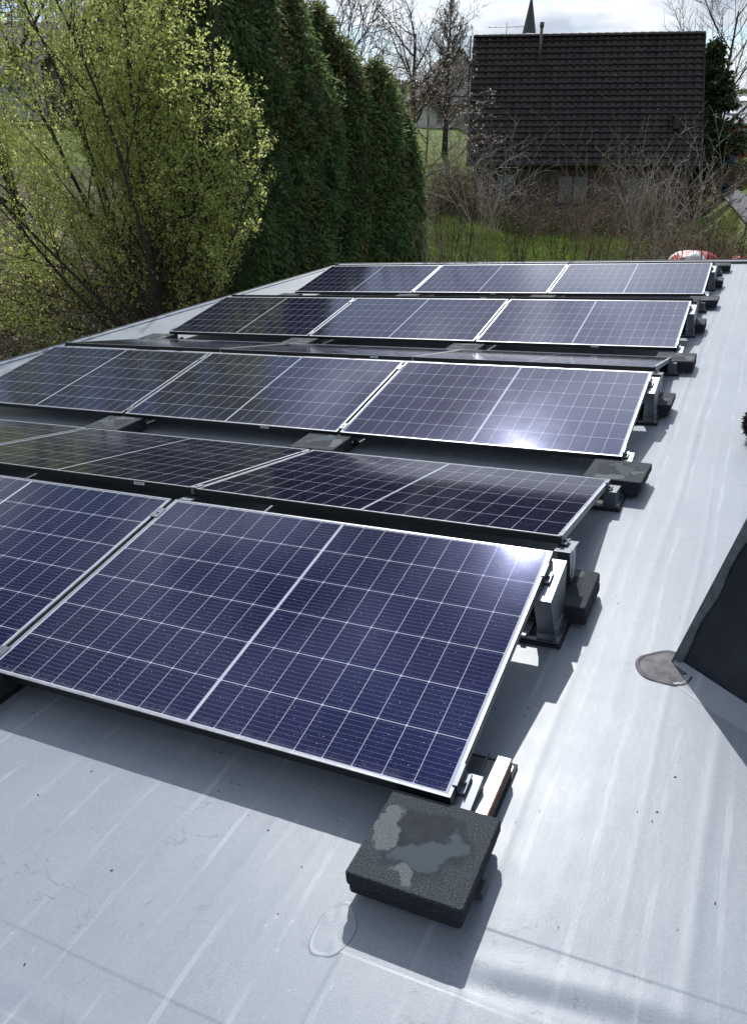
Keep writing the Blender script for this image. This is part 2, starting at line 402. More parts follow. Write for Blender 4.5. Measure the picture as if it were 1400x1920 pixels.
def make_roof():
    root = empty('flat_roofed_building', (-.5, 4.2, -2.9), 'low building with a grey membrane flat roof carrying the solar panel rows', 'building')
    def lines(a, b, fine_a, fine_b, f, c):
        out = list(np.arange(a, fine_a, c))+list(np.arange(fine_a, fine_b, f))+list(np.arange(fine_b, b, c))+[b]
        return np.array(out)
    xs = lines(X0, X1, -1.4, 1.1, .006, .02)
    yn = list(np.arange(Y0, -1.0, .05))+list(np.arange(-1.0, -.15, .0026))+list(np.arange(-.15, 1.5, .02))+list(np.arange(1.5, Y1, .06))+[Y1]
    ys = np.array(yn)
    X, Y = np.meshgrid(xs, ys); Z = deck_height(X, Y)+GZ
    nx, ny = len(xs), len(ys)
    V = np.stack([X, Y, Z], -1).reshape(-1, 3)-np.array(root.location)
    i = np.arange((nx-1)*(ny-1)); r = i//(nx-1); c = i % (nx-1); a = r*nx+c
    F = np.stack([a, a+1, a+nx+1, a+nx], 1)
    m = fast_mesh('roof_membrane', V, F, M['membrane'], root, smooth=True)
    ox, oy, oz = root.location
    b = MB()   # edges: low upstand and dark metal edging
    b.box(X0-.10-ox, X0-ox, Y0-oy, Y1+.10-oy, GZ-.30-oz, GZ+.012-oz)
    b.box(X0-ox, X1-ox, Y1-oy, Y1+.10-oy, GZ-.30-oz, GZ+.035-oz)
    b.build('roof_edge', M['membrane'], root)
    b = MB()
    b.box(X0-.13-ox, X0-.103-ox, Y0-oy, Y1+.10-oy, GZ-.34-oz, GZ+.018-oz)
    b.box(X0-.13-ox, X1-ox, Y1+.103-oy, Y1+.13-oy, GZ-.34-oz, GZ+.045-oz)
    b.box(X0-ox, X1-ox, Y1-.035-oy, Y1-.003-oy, GZ-.01-oz, GZ+.03-oz)
    b.build('edge_trim', M['trim'], root)
    b = MB(); b.box(X0-.02-ox, X1-.03-ox, Y0+.05-oy, Y1+.02-oy, -1.5, GZ-.02-oz-.01)
    b.build('wall', M['render'], root)
    DECK.append(root)
make_roof()

# round flashing patch and the dark wedge on the right
def disc_patch(cx, cy, rx, ry, z, th, seed):
    rnd = random.Random(seed); n = 40; rim = []; inner = []
    for k in range(n):
        w = 2*math.pi*k/n; q = 1+.05*math.sin(3*w+seed)+.03*math.sin(5*w)
        rim.append((cx+rx*q*math.cos(w), cy+ry*q*math.sin(w)))
    b = MB(); rings = [(1., 0), (.985, th), (.90, th*1.0), (.88, th*.45), (.80, th*.8), (.4, th*1.1)]
    vs = []
    for s_, h in rings:
        for (x, y) in rim: vs.append((cx+(x-cx)*s_, cy+(y-cy)*s_, z+h+.0004*math.sin(x*90+y*70)))
    fs = [(r*n+k, r*n+(k+1) % n, (r+1)*n+(k+1) % n, (r+1)*n+k) for r in range(len(rings)-1) for k in range(n)]
    fs.append(tuple((len(rings)-1)*n+k for k in range(n)))
    b.add(vs, fs, 0, True)
    return b
pb = disc_patch(.437, .965, .098, .105, GZ+.001, .0035, 4)
o = pb.build('flashing_patch', M['patch']); tag(o, 'rounded grey flashing patch welded on the roof at the tip of the dark upstand', 'patch'); DECK.append(o)
pb = disc_patch(-.155, -.385, .048, .08, GZ+.0012, .0005, 2)
o = pb.build('flashing_patch', M['membrane']); tag(o, 'small rounded membrane patch at the left foot of the nearest concrete slab', 'patch'); DECK.append(o)

def make_upstand():
    T = Vector((.464, 1.002, GZ)); up = Vector((.29, -.11, 1.0)).normalized()
    root = empty('roof_upstand', T, 'dark blue-black membrane covered tapering upstand at the right edge of the roof', 'roof upstand')
    a = Vector((.77, -.64, 0)).normalized(); c = Vector((.64, .77, 0)).normalized()
    up0 = Vector((.29, -.11, 1.0)); H = .85
    base = [Vector((0, 0, -.002)), a*1.15+Vector((0, 0, -.002)), a*1.15+c*.85+Vector((0, 0, -.002)), c*.85+Vector((0, 0, -.002))]
    top = [up0*H, a*.9+up0*H, a*.9+c*.45+up0*H*1.0, c*.45+up0*H]
    # face grid with slight wrinkles
    b = MB()
    def quad(p0, p1, p2, p3, n=14, amp=.006):
        nrm = (p1-p0).cross(p3-p0).normalized(); vs = []; fs = []
        for j in range(n+1):
            for i in range(n+1):
                u, v = i/n, j/n; q = (p0*(1-u)+p1*u)*(1-v)+(p3*(1-u)+p2*u)*v
                e = min(u, 1-u, v, 1-v)
                d = 2*amp*mnoise.noise(q*4)*min(1, e*6)+.6*amp*mnoise.noise(q*13)+(.004 if (.32 < math.hypot(u-.45, (v-.3)*1.0) < .345) else 0)
                vs.append(q+nrm*d)
        for j in range(n):
            for i in range(n):
                k = j*(n+1)+i; fs.append((k, k+1, k+n+2, k+n+1))
        b.add(vs, fs, 0, True)
    for i in range(4):
        j = (i+1) % 4; quad(base[i], base[j], top[j], top[i], 22)
    b.add(top, [(0, 1, 2, 3)])
    b.build('body', M['bitumen'], root)
    # welded sheet edge along the leaning corner
    b = MB(); n = 16; vs = []
    side = (a*.8+Vector((0, 0, .1))).normalized(); out = (-c*.5-a*.5).normalized()
    for i in range(n+1):
        p = up0*(H*i/n)+out*.004; w = .022+.006*math.sin(i*1.3)
        vs += [p+out*.004-a*.010, p+out*.006+a*w, p+a*w, p-a*.010-out*.004]
    fs = [(4*i+k, 4*i+(k+1) % 4, 4*i+4+(k+1) % 4, 4*i+4+k) for i in range(n) for k in range(4)]
    b.add(vs, fs); b.build('sheet_edge', M['bitumen_edge'], root)
    b = MB()  # welded skirt on the roof round the foot
    p0, p1 = base[0], base[1]; o_ = Vector((-.64, -.77, 0))
    vs = []
    for i in range(13):
        q = p0.lerp(p1, i/12); w = .085+.012*math.sin(i*.9)
        vs += [q+o_*w+Vector((0, 0, .003)), q+o_*(w-.004)+Vector((0, 0, .0055)), q+o_*.012+Vector((0, 0, .006)), q+Vector((0, 0, .03))]
    fs = [(4*i+k, 4*i+k+1, 4*i+4+k+1, 4*i+4+k) for i in range(12) for k in range(3)]
    b.add(vs, fs, 0, True); b.build('skirt', M['membrane'], root)
    DECK.append(root)
make_upstand()

# ------------------------------------------------------------------ panels
ROWP, RIDGE = 2.7319, 0.144
CT, ST = math.cos(TILT), math.sin(TILT)
def make_panel():
    root = empty('solar_panel'); T = .032; lip = .0085
    b = MB()
    hx = PW/2
    for (x0, x1, y0, y1) in ((-hx, hx, 0, lip), (-hx, hx, PL-lip, PL), (-hx, -hx+lip, lip, PL-lip), (hx-lip, hx, lip, PL-lip)):
        b.box(x0, x1, y0, y1, -.0035, 0)                     # visible lip
    w = .0022
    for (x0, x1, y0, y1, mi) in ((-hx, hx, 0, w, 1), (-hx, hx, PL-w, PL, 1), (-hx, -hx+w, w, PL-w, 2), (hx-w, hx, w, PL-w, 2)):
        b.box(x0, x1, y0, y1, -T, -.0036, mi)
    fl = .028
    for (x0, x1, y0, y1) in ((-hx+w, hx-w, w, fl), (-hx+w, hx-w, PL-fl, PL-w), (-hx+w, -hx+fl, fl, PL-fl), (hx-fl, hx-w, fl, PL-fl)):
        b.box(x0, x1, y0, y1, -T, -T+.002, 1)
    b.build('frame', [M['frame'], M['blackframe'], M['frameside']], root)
    b = MB(); b.box(-hx+lip-.002, hx-lip+.002, lip-.002, PL-lip+.002, -.0075, -.0016)
    b.build('glass', M['cells'], root)
    b = MB(); b.box(-hx+w+.001, hx-w-.001, w+.001, PL-w-.001, -.0115, -.008); b.build('backsheet', M['backsheet'], root)
    b = MB(); 
    for x in (-.0, -hx*.5, hx*.5): b.box(x-.03, x+.03, PL*.5-.04, PL*.5+.04, -.03, -.0116)
    b.tube([(-hx*.5, PL*.5, -.026), (-hx*.35, PL*.7, -.05), (-.1, PL*.86, -.062), (.2, PL*.9, -.05), (hx*.5, PL*.6, -.028)], .003, 6)
    b.build('junction_box', M['cable'], root)
    return root
proto_panel = make_panel()
def make_sticker(y, flip, x):
    b = MB(); b.box(x-.032, x+.032, y-.0008 if not flip else y, y if not flip else y+.0008, -.021, -.008)
    # a line of tiny print
    for k in range(5): b.box(x-.024+k*.010, x-.018+k*.010, (y-.0012 if not flip else y+.0008), (y-.0008 if not flip else y+.0012), -.017, -.012, 1)
    return b
ROW = {  # (kind, index): words
 ('A', 0): 'nearest row', ('B', 0): 'second row, sloping away', ('A', 1): 'third row from the camera', ('B', 1): 'thin-looking fourth row sloping away',
 ('A', 2): 'fifth row from the camera', ('B', 2): 'row behind the fifth crest', ('A', 3): 'farthest row by the back edge', ('B', 3): 'last row behind the farthest crest'}
SHORT = {('A', 0): 'nearest row', ('B', 0): 'second row', ('A', 1): 'third row', ('B', 1): 'fourth row', ('A', 2): 'fifth row', ('B', 2): 'hidden row after the fifth', ('A', 3): 'farthest facing row', ('B', 3): 'last row past the crest'}
TONE = {('A', 0): 'deep blue', ('B', 0): 'black glossy', ('A', 1): 'purplish blue', ('B', 1): 'dark', ('A', 2): 'greyish purple', ('B', 2): 'dark', ('A', 3): 'grey sheened', ('B', 3): 'dark'}
POSW = ['right-hand', 'middle', 'left-hand']
first = True; rj = random.Random(5)
def rowy(kind, k): return k*ROWP if kind == 'A' else k*ROWP+CT*PL+RIDGE+CT*PL      # y of the low edge
for k in range(4):
    for kind in 'AB':
        for j in range(3):
            xc = -(j*(PW+GAP)+PW/2)
            p = proto_panel if first else copy_tree(proto_panel); first = False
            jit = rj.uniform(-.0025, .0025)
            p.location = (xc, rowy(kind, k), rj.uniform(-.001, .001))
            p.rotation_euler = (TILT+jit*.6, jit*.5, 0 if kind == 'A' else math.pi)
            tag(p, '%s solar panel, %s one of the %s' % (TONE[kind, k], POSW[j], ROW[kind, k]), 'solar panel', 'solar panels in rows on the flat roof')
            if (kind, k, j) in (('B', 0, 1), ('B', 1, 1), ('A', 1, 1), ('A', 3, 1), ('B', 2, 1), ('A', 2, 0)):
                s = make_sticker(0, False, {('B', 0): 0.1, ('B', 1): 0, ('A', 1): .32}.get((kind, k), .2)) if kind == 'A' else make_sticker(PL, True, -.55)
                s.build('sticker', [M['white'], M['cable']], p)
            DECK.append(p)

# ------------------------------------------------------------------ supports
def bolt(b, x, y, z, r=.0065, h=.008, mi=0, M4=None):
    n = 6
    for rr, z0, z1 in ((r*1.5, z, z+h*.3), (r, z+h*.3, z+h)):
        ps = [(x+rr*math.cos(2*math.pi*i/n), y+rr*math.sin(2*math.pi*i/n)) for i in range(n)]
        vs = [Vector((q[0], q[1], z0)) for q in ps]+[Vector((q[0], q[1], z1)) for q in ps]
        if M4 is not None: vs = [M4 @ v for v in vs]
        b.add(vs, [tuple(range(n))[::-1], tuple(range(n, 2*n))]+[(i, (i+1) % n, (i+1) % n+n, i+n) for i in range(n)], mi)
def foot(root, y0, y1, x0=-.085, x1=.075):
    z = GZ+.003
    b = MB(); b.box(x0, x1, y0, y1, z, z+.012); b.build('rubber_mat', M['rubber'], root, .002)
    b = MB(); zz = z+.0125
    b.box(x0+.008, x1-.008, y0+.008, y0+.03, zz, zz+.006); b.box(x0+.008, x1-.008, y1-.03, y1-.008, zz, zz+.006)
    b.box(x0+.008, x0+.034, y0+.03, y1-.03, zz, zz+.006); b.box(x1-.034, x1-.008, y0+.03, y1-.03, zz, zz+.006)
    for xx in (x0+.010, x1-.030):
        b.box(xx, xx+.020, y0+.004, y0+.034, zz+.0062, zz+.018)
        b.box(xx, xx+.020, y1-.034, y1-.004, zz+.0062, zz+.018)
    b.build('foot_plate', M['alu'], root, .0012)
def end_clamp(root, y, sgn, z_at, mid=False, tilt=TILT):
    """L-shaped clamp gripping the panel's side; y along slope position"""
    Mt = Matrix.Translation((0, y, z_at)) @ Matrix.Rotation(tilt*sgn, 4, 'X')
    b = MB()
    if mid:
        c = -.0
        b.box(-GAP/2-.009, GAP/2+.009, -.035, .035, .0006, .0036, 0, Mt)
        b.box(-GAP/2+.003, GAP/2-.003, -.035, .035, -.03, .0005, 0, Mt)
        bolt(b, 0, 0, .0037, .005, .005, 0, Mt)
    else:
        b.box(-.008, .006, -.038, .038, .0006, .0036, 0, Mt)
        b.box(.0025, .006, -.038, .038, -.034, .0005, 0, Mt)
        b.box(.0062, .024, -.034, .034, -.034, -.030, 0, Mt)
        b.box(.0205, .024, -.034, .034, -.0298, -.024, 0, Mt)
        bolt(b, .0135, 0, -.0298, .006, .009, 0, Mt)
    return b.build('clamp', M['alu'], root, .0006)

def support(kind, edge, mid):
    """one support at local x = 0 (panel's side edge); local y measured from the panel edge line"""
    root = empty('panel_support')
    hz = ST*PL-.034
    if mid: xa, xb = -.032, .032
    else: xa, xb = -.012, .052
    if edge == 'high':
        if kind == 'A':   # leaning post before the ridge
            prof = [(-.245, hz-.045*0-.012), (.02, hz+.028), (.01, GZ+.022), (-.135, GZ+.022)]
            # top follows panel slope
            prof = [(-.235, hz-.043), (.012, hz-.001), (-.012, GZ+.022), (-.140, GZ+.022)]
            b = MB(); b.prism(prof, 'x', xa, xb); b.build('post', M['alu'], root, .0015)
            b = MB(); b.box(xa-.004, xb+.004, -.152, -.004, GZ+.0225, GZ+.075)
            b.build('post_shoe', M['alu'], root, .001)
            foot(root, -.165, .005)
            end_clamp(root, -.115, 1, hz+.034-.115*math.tan(TILT)+.0005, mid)
        else:
            prof = [(-.055, hz-.003), (.075, hz-.025), (.070, -.012), (-.0, -.012)]
            b = MB(); b.prism(prof, 'x', xa+.008, xb-.008); b.build('post', M['alu'], root, .0015)
            b = MB(); b.prism([(-.075, hz+.004), (.085, hz-.023), (.084, hz-.028), (-.075, hz-.001)], 'x', xa, xb); b.build('cap_plate', M['alu'], root, .001)
            end_clamp(root, .03, -1, hz+.034-.03*math.tan(TILT)+.0005, mid)
            if not mid:
                b = MB(); b.tube([(xb-.006, -.045, hz+.01), (xb-.001, -.055, hz-.02), (xb-.004, -.05, hz-.11), (xb+.006, -.045, hz-.112), (xb+.010, -.05, hz-.03), (xb+.002, -.03, hz+.004)], .0011, 5)
                b.build('wire_tie', M['white'], root)
    else:
        s = 1 if kind == 'A' else -1
        # low bracket: short extruded block on a foot
        b = MB()
        prof = [(s*-.045, -.036-.045*math.tan(TILT)), (s*.125, -.036+.125*math.tan(TILT)-.003), (s*.118, GZ+.022), (s*-.035, GZ+.022)]
        if s < 0: prof = prof[::-1]
        b.prism(prof, 'x', xa+.0, xb-.0); b.build('post', M['alu'], root, .0015)
        y0, y1 = sorted((s*-.055, s*.135)); foot(root, y0, y1)
        end_clamp(root, s*.075, s, .075*math.tan(TILT)+.0005, mid)
    return root
protos = {}
for kind in 'AB':
    for edge in ('high', 'low'):
        for mid in (False, True): protos[kind, edge, mid] = [support(kind, edge, mid), False]
SEAMX = [0, -(PW+GAP/2), -(2*PW+1.5*GAP), -(3*PW+2*GAP)]
SEAMW = ['right end', 'right seam', 'left seam', 'left end']
for k in range(4):
    for kind in 'AB':
        for edge in ('high', 'low'):
            for j in range(4):
                mid = j in (1, 2); pr = protos[kind, edge, mid]
                o = pr[0] if not pr[1] else copy_tree(pr[0]); pr[1] = True
                y = rowy(kind, k)
                if edge == 'high': y += CT*PL*(1 if kind == 'A' else -1)
                o.location = (SEAMX[j], y, 0)
                if j == 3:
                    o.scale = (-1, 1, 1)
                if kind == 'A' and edge == 'low' and k == 0 and j == 0: front_sup = o
                what = 'Tall aluminium post' if edge == 'high' else 'Low aluminium bracket'
                tag(o, '%s clamp at the %s edge, %s, %s' % ('tall aluminium post' if edge == 'high' else 'low aluminium bracket', 'raised' if edge == 'high' else 'low', SEAMW[j], SHORT[kind, k]), 'panel support', 'aluminium supports clamping the panels')
                DECK.append(o)

# front open base rail beside the nearest slab (the low bracket of the nearest row is fixed on it)
def front_rail():
    root = empty('base_rail', (0, .16, GZ), 'open shiny aluminium base rail beside the lowest corner of the nearest panel', 'mounting rail')
    z = .004; b = MB(); b.box(-.052, .098, -.19, .145, z, z+.008); b.build('rubber_mat', M['rubber'], root)
    b = MB(); z += .0085
    b.box(-.046, .0913, -.19, .130, z, z+.004)
    b.box(.052, .0553, -.19, .10, z+.0042, z+.055); b.box(.0555, .0878, -.19, .10, z+.051, z+.055)
    b.box(.088, .0913, -.19, .10, z+.0042, z+.055)
    b.box(-.0465, -.043, -.19, .150, z+.0042, z+.026)
    b.box(.0085, .012, -.19, .150, z+.0042, z+.020)
    b.build('rail', M['alu'], root, .0008)
    b = MB(); b.box(.0916, .0938, -.188, .098, z+.026, z+.052); b.build('rusty_side', simple('rusty_steel', (.16, .06, .03), .7, .3, 30, .3), root)
    DECK.append(root)
# ------------------------------------------------------------------ ballast slabs
def make_slab(seed=0, two=True):
    root = empty('ballast_slab'); h = .15
    rs = random.Random(seed)
    def slabmesh(name, z0, z1, dx, dy, sc):
        b = MB(); hx = h*sc
        c = .006
        out = [(-hx+c, -hx), (hx-c, -hx), (hx, -hx+c), (hx, hx-c), (hx-c, hx), (-hx+c, hx), (-hx, hx-c), (-hx, -hx+c)]
        n = len(out); vs = []
        for s_, z in ((.985, z0), (1, z0+.004), (1, z1-.006), (.978, z1)):
            vs += [(x*s_+dx, y*s_+dy, z) for x, y in out]
        fs = [(r*n+i, r*n+(i+1) % n, (r+1)*n+(i+1) % n, (r+1)*n+i) for r in range(3) for i in range(n)]+[tuple(range(n))[::-1], tuple(3*n+i for i in range(n))]
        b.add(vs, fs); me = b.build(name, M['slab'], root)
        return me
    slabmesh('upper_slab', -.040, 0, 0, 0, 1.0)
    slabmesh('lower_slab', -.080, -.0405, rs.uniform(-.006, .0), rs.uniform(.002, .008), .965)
    b = MB(); b.box(-.09, -.05, -.12, .12, -.100, -.0805); b.box(.06, .10, -.12, .12, -.100, -.0805)
    b.box(.136, .152, -.03, .02, -.094, -.0805); b.box(.1525, .156, -.03, .02, -.094, -.070)
    b.build('tray', M['alu'], root)
    return root
ps = make_slab(1); used = False
slabs = [(-.010, -.155, 0, 'largest and nearest concrete ballast slab with wet stains under the lowest panel corner'),
 (-1.80, -.02, 0, 'dark concrete slab end peeking out at the left picture edge under the nearest row'),
 (-.020, 1.255, 0, 'dark concrete slab beside the tall post at the right end of the nearest ridge'),
 (.005, 2.575, -3, 'grey concrete slab in the first valley at the right end, beside the second row'),
 (-1.785, 2.60, 1, 'grey concrete slab in the first valley, below the seam of right and middle panels'),
 (-3.44, 2.585, 1, 'grey concrete slab in the first valley, below the seam of middle and left panels'),
 (-.015, 3.99, 0, 'dark concrete slab beside the tall post at the right end of the third row'),
 (.020, 5.215, 0, 'grey concrete slab in the second valley at the right end, before the fifth row'),
 (-1.78, 5.30, 0, 'grey concrete slab in the second valley, right of its middle seam'),
 (-3.50, 5.30, 0, 'grey concrete slab in the second valley, left of its middle'),
 (-5.25, 5.28, 0, 'grey concrete slab at the left end of the second valley'),
 (-.015, 6.71, 0, 'dark concrete slab beside the tall post at the right end of the fifth row'),
 (.020, 8.05, 0, 'grey concrete slab in the third valley at the right end'),
 (-1.76, 8.03, 0, 'grey concrete slab in the third valley, right of its middle'),
 (-3.49, 8.03, 0, 'grey concrete slab in the third valley, left of its middle'),
 (-5.23, 8.03, 0, 'grey concrete slab at the left end of the third valley'),
 (-.015, 9.45, 0, 'dark concrete slab beside the post at the right end of the farthest row'),
 (.00, 10.86, 0, 'grey concrete slab beyond the farthest row at the back right corner of the panels'),
]
for x, y, r, lab in slabs:
    s = ps if not used else copy_tree(ps); used = True
    s.location = (x, y, -.016 if y < 0 else -.020); s.rotation_euler = (0, 0, R_(r+(0 if y < -.1 else 90*(1+slabs.index((x, y, r, lab)) % 3))))
    tag(s, lab, 'concrete slab', 'concrete ballast slabs weighing down the panel mounts'); DECK.append(s)

front_rail()

# loose cable sagging in the first ridge gap
b = MB(); b.tube([(-.55, 1.17, .05), (-.40, 1.19, .09), (-.30, 1.2, .10), (-.2, 1.19, .05), (-.12, 1.2, -.02)], .0035, 6)
o = b.build('cable', M['cable']); tag(o, 'thin black cable sagging in the gap between the nearest and second rows', 'cable'); DECK.append(o)

# dark fuzzy clump at the right picture edge
def fuzzy(center, r, n, mat, seed):
    rg = np.random.default_rng(seed); d = rg.normal(size=(n, 3)); d /= np.linalg.norm(d, axis=1)[:, None]
    rad = r*(.75+.25*rg.random(n)**.5)[:, None]; c = d*rad*np.array([1, 1, .95])
    a = np.cross(d, rg.normal(size=(n, 3))); a /= np.linalg.norm(a, axis=1)[:, None]; bb = d*.6+rg.normal(size=(n, 3))*.5
    s = r*.16
    V = np.concatenate([c-a*s*.5, c+a*s*.5, c+bb*s*1.2], 1).reshape(-1, 3)
    F = np.arange(n*3).reshape(-1, 3)
    return V+np.array([0, 0, r*.9]), F
moss = simple('dark_moss', (.02, .016, .014), .9, 0, 60, .4)
V, F = fuzzy((0, 0, 0), .115, 5000, moss, 3)
ro = fast_mesh('moss_clump', V*np.array([1.0, 1, 1.0]), F, moss); ro.location = (.70, 3.55, GZ)
tag(ro, 'dark brown fuzzy clump lying at the right picture edge of the roof', 'moss clump'); DECK.append(ro)
# crumbs on the membrane
def crumbs():
    rg = np.random.default_rng(11); n = 130
    x = rg.uniform(-1.6, 1.0, n); y = rg.uniform(-.95, 3.5, n)*rg.random(n); s = rg.uniform(.0006, .0019, n)
    V = []; F = []
    for i in range(n):
        a = rg.uniform(0, 6.28); l = s[i]*rg.uniform(1, 2.6); w = s[i]; z = GZ+.0032+float(deck_height(np.array([x[i]]), np.array([y[i]]))[0])
        ca, sa = math.cos(a), math.sin(a); o = len(V)
        for dx, dy, dz in ((-l, -w, 0), (l, -w*.6, 0), (l*.8, w, 0), (-l, w*.7, 0), (0, 0, .0025)):
            V.append((x[i]+dx*ca-dy*sa, y[i]+dx*sa+dy*ca, z+dz-.002))
        F += [(o, o+1, o+4), (o+1, o+2, o+4), (o+2, o+3, o+4), (o+3, o, o+4)]
    o = fast_mesh('roof_debris', np.array(V), np.array(F), simple('debris', (.03, .028, .025), .9))
    tag(o, kind='stuff', label='dark crumbs and plant bits scattered over the grey membrane', cat='debris'); DECK.append(o)
crumbs()

bpy.context.view_layer.update()
for o in DECK: o.matrix_world = M_DECK @ o.matrix_world
#__BACKGROUND__
# ------------------------------------------------------------------ terrain (level world)
def ss(x, a, b):
    t = np.clip((x-a)/(b-a), 0, 1); return t*t*(3-2*t)
def ground_np(x, y):
    dx, dy = x-CAM.x, y-CAM.y; d = np.hypot(dx, dy); az = np.degrees(np.arctan2(dx, dy))
    zr = np.interp(d, [0, 12.5, 16, 20, 27, 40, 60, 100, 200, 420, 1000, 3500], [-2.9, -2.9, -2.3, -1.35, -.70, -.45, -.1, 2.2, 9, 26, 75, 120])
    zl = np.interp(d, [0, 12.5, 16, 20, 27, 35, 50, 80, 150, 350, 1000, 3500], [-2.9, -2.9, -2.3, -1.35, -.55, .7, 3.2, 5.2, 9, 27, 85, 130])
    zp = np.interp(d, [0, 12.5, 16, 20, 25, 32, 45, 60, 100, 200, 420, 1000, 3500], [-2.9, -2.9, -2.0, -.9, -.1, .55, 1.3, 2.0, 3.5, 9, 26, 75, 120])
    w = ss(az, -21, -16.5); w2 = ss(az, -6., -3.)
    z = (zl*(1-w)+zr*w)*(1-w2)+zp*w2
    z = z+np.where(d > 150, (d-150)/850*12*np.sin(az*.19+1.)*(d < 1001), 0)*.8
    return z+.05*np.sin(x*.9)*np.sin(y*.7)*ss(d, 12, 18)
def gz(x, y): return float(ground_np(np.array([x]), np.array([y]))[0])
def onground(px, py):
    d = ray(px, py); h = math.hypot(d.x, d.y); s = 8.
    while s < 900:
        p = CAM+d*(s/h)
        if p.z <= gz(p.x, p.y): return p
        s += .05 if s < 60 else .5
    return CAM+d*(900/h)
def foot_at(px, dist):
    p = at(px, 314, dist); return Vector((p.x, p.y, gz(p.x, p.y)))

def mat_ground():
    t = NT('grassy_ground'); p = t.pos(); s = t.sepx(p)
    g = t.ramp(t.noise(p, 1.1, 6, .65), [(.3, (.06, .085, .018)), (.55, (.125, .165, .032)), (.75, (.20, .235, .07))])
    g = t.mix(t.rng(t.noise(p, 22, 4, .7), .45, .7, 0, .5), g, (.03, .05, .015))
    lit = t.ramp(t.noise(p, 9, 6, .75), [(.3, (.035, .026, .018)), (.55, (.11, .085, .06)), (.72, (.26, .21, .17))])
    # litter under the trees on the left and in the shrub belt
    d = t.N.new('ShaderNodeVectorMath'); d.operation = 'DISTANCE'; t.L.new(p, d.inputs[0]); d.inputs[1].default_value = tuple(CAM)
    near = t.m('LESS_THAN', t.m('ADD', d.outputs['Value'], t.m('MULTIPLY', t.noise(p, .5, 3), 5.)), 16.5)
    slope = t.m('LESS_THAN', t.m('ADD', s[0], t.m('MULTIPLY', s[1], .52)), t.m('ADD', .5, t.m('MULTIPLY', t.noise(p, .4, 4), 3.)))
    f = t.m('MAXIMUM', near, t.m('MULTIPLY', slope, .75))
    f = t.m('MULTIPLY', f, t.m('LESS_THAN', d.outputs['Value'], 40.))
    c = t.mix(f, g, lit)
    far = t.rng(d.outputs['Value'], 150, 330, 0, 1, True)
    wood = t.ramp(t.noise(p, .05, 8, .7), [(.3, (.03, .04, .022)), (.6, (.065, .06, .045)), (.8, (.09, .12, .04))])
    t.link(t.mix(far, c, wood), 'Base Color'); t.set(Roughness=.95)
    t.b.inputs['Specular IOR Level'].default_value = .1
    t.bump(t.noise(p, 9, 6, .7), .8, .05)
    return t.mat
def terrain():
    naz = 360
    ds = np.concatenate([[.01], np.arange(2, 60, 1.), np.geomspace(60, 3500, 60)])
    az = np.linspace(0, 2*np.pi, naz, endpoint=False)
    D, A = np.meshgrid(ds, az, indexing='ij')
    X = CAM.x+D*np.sin(A); Y = CAM.y+D*np.cos(A); Z = ground_np(X, Y)
    V = np.stack([X, Y, Z], -1).reshape(-1, 3)
    n = len(ds); i = np.arange((n-1)*naz); r = i//naz; c = i % naz; c2 = (c+1) % naz
    F = np.stack([r*naz+c, (r+1)*naz+c, (r+1)*naz+c2, r*naz+c2], 1)[:, ::-1]
    o = fast_mesh('ground', V, F, mat_ground(), smooth=True); tag(o, kind='structure')
terrain()

def drape(name, pts_px, mat, dz, n=14):
    """quad strip between two pixel polylines laid on the ground"""
    a, b = pts_px; V = []; 
    for i in range(n+1):
        for line in (a, b):
            t = i/n*(len(line)-1); k = min(int(t), len(line)-2); u = t-k
            p = onground(line[k][0]*(1-u)+line[k+1][0]*u, line[k][1]*(1-u)+line[k+1][1]*u); V.append((p.x, p.y, gz(p.x, p.y)))
    V = np.array(V); L = V[0::2]; Rr = V[1::2]; m = 6; W = []
    for i in range(n+1):
        for j in range(m+1):
            q = L[i]*(1-j/m)+Rr[i]*(j/m); W.append((q[0], q[1], gz(q[0], q[1])+dz))
    F = [(i*(m+1)+j, i*(m+1)+j+1, (i+1)*(m+1)+j+1, (i+1)*(m+1)+j) for i in range(n) for j in range(m)]
    o = fast_mesh(name, np.array(W), np.array(F), mat, smooth=True); tag(o, kind='structure'); return o
asph = simple('path_paving', (.15, .15, .16), .9, 0, 6, .15)
asph.node_tree.nodes['Principled BSDF'].inputs['Specular IOR Level'].default_value = .05
drape('path', ([(1306, 338), (1332, 352), (1368, 388), (1420, 455)], [(1338, 334), (1368, 350), (1404, 376), (1470, 425)]), asph, .09)

# ------------------------------------------------------------------ plants
def mat_leaf(name, c1, c2, trans=.35, nscale=1.4):
    t = NT(name); p = t.pos()
    t.link(t.ramp(t.noise(p, nscale, 5, .7), [(.32, c1), (.68, c2)]), 'Base Color')
    t.set(Roughness=.6); t.b.inputs['Specular IOR Level'].default_value = .25
    if trans:
        tr = t.N.new('ShaderNodeBsdfTranslucent'); mx = t.N.new('ShaderNodeMixShader'); mx.inputs[0].default_value = trans
        tr.inputs[0].default_value = tuple(min(1, c*1.5) for c in c2)+(1,)
        out = t.N['Material Output']; t.L.new(t.b.outputs[0], mx.inputs[1]); t.L.new(tr.outputs[0], mx.inputs[2]); t.L.new(mx.outputs[0], out.inputs[0])
    return t.mat
LG = [mat_leaf('young_leaf', (.33, .39, .11), (.50, .55, .17), .5), mat_leaf('young_leaf_light', (.47, .51, .19), (.67, .69, .31), .5), mat_leaf('young_leaf_deep', (.20, .25, .07), (.34, .39, .12), .5)]
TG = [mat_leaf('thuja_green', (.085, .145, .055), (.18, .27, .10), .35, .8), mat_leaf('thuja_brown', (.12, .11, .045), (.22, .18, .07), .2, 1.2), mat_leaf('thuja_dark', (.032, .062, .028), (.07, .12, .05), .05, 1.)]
BARK = simple('dark_bark', (.045, .035, .028), .9, 0, 12, .3)
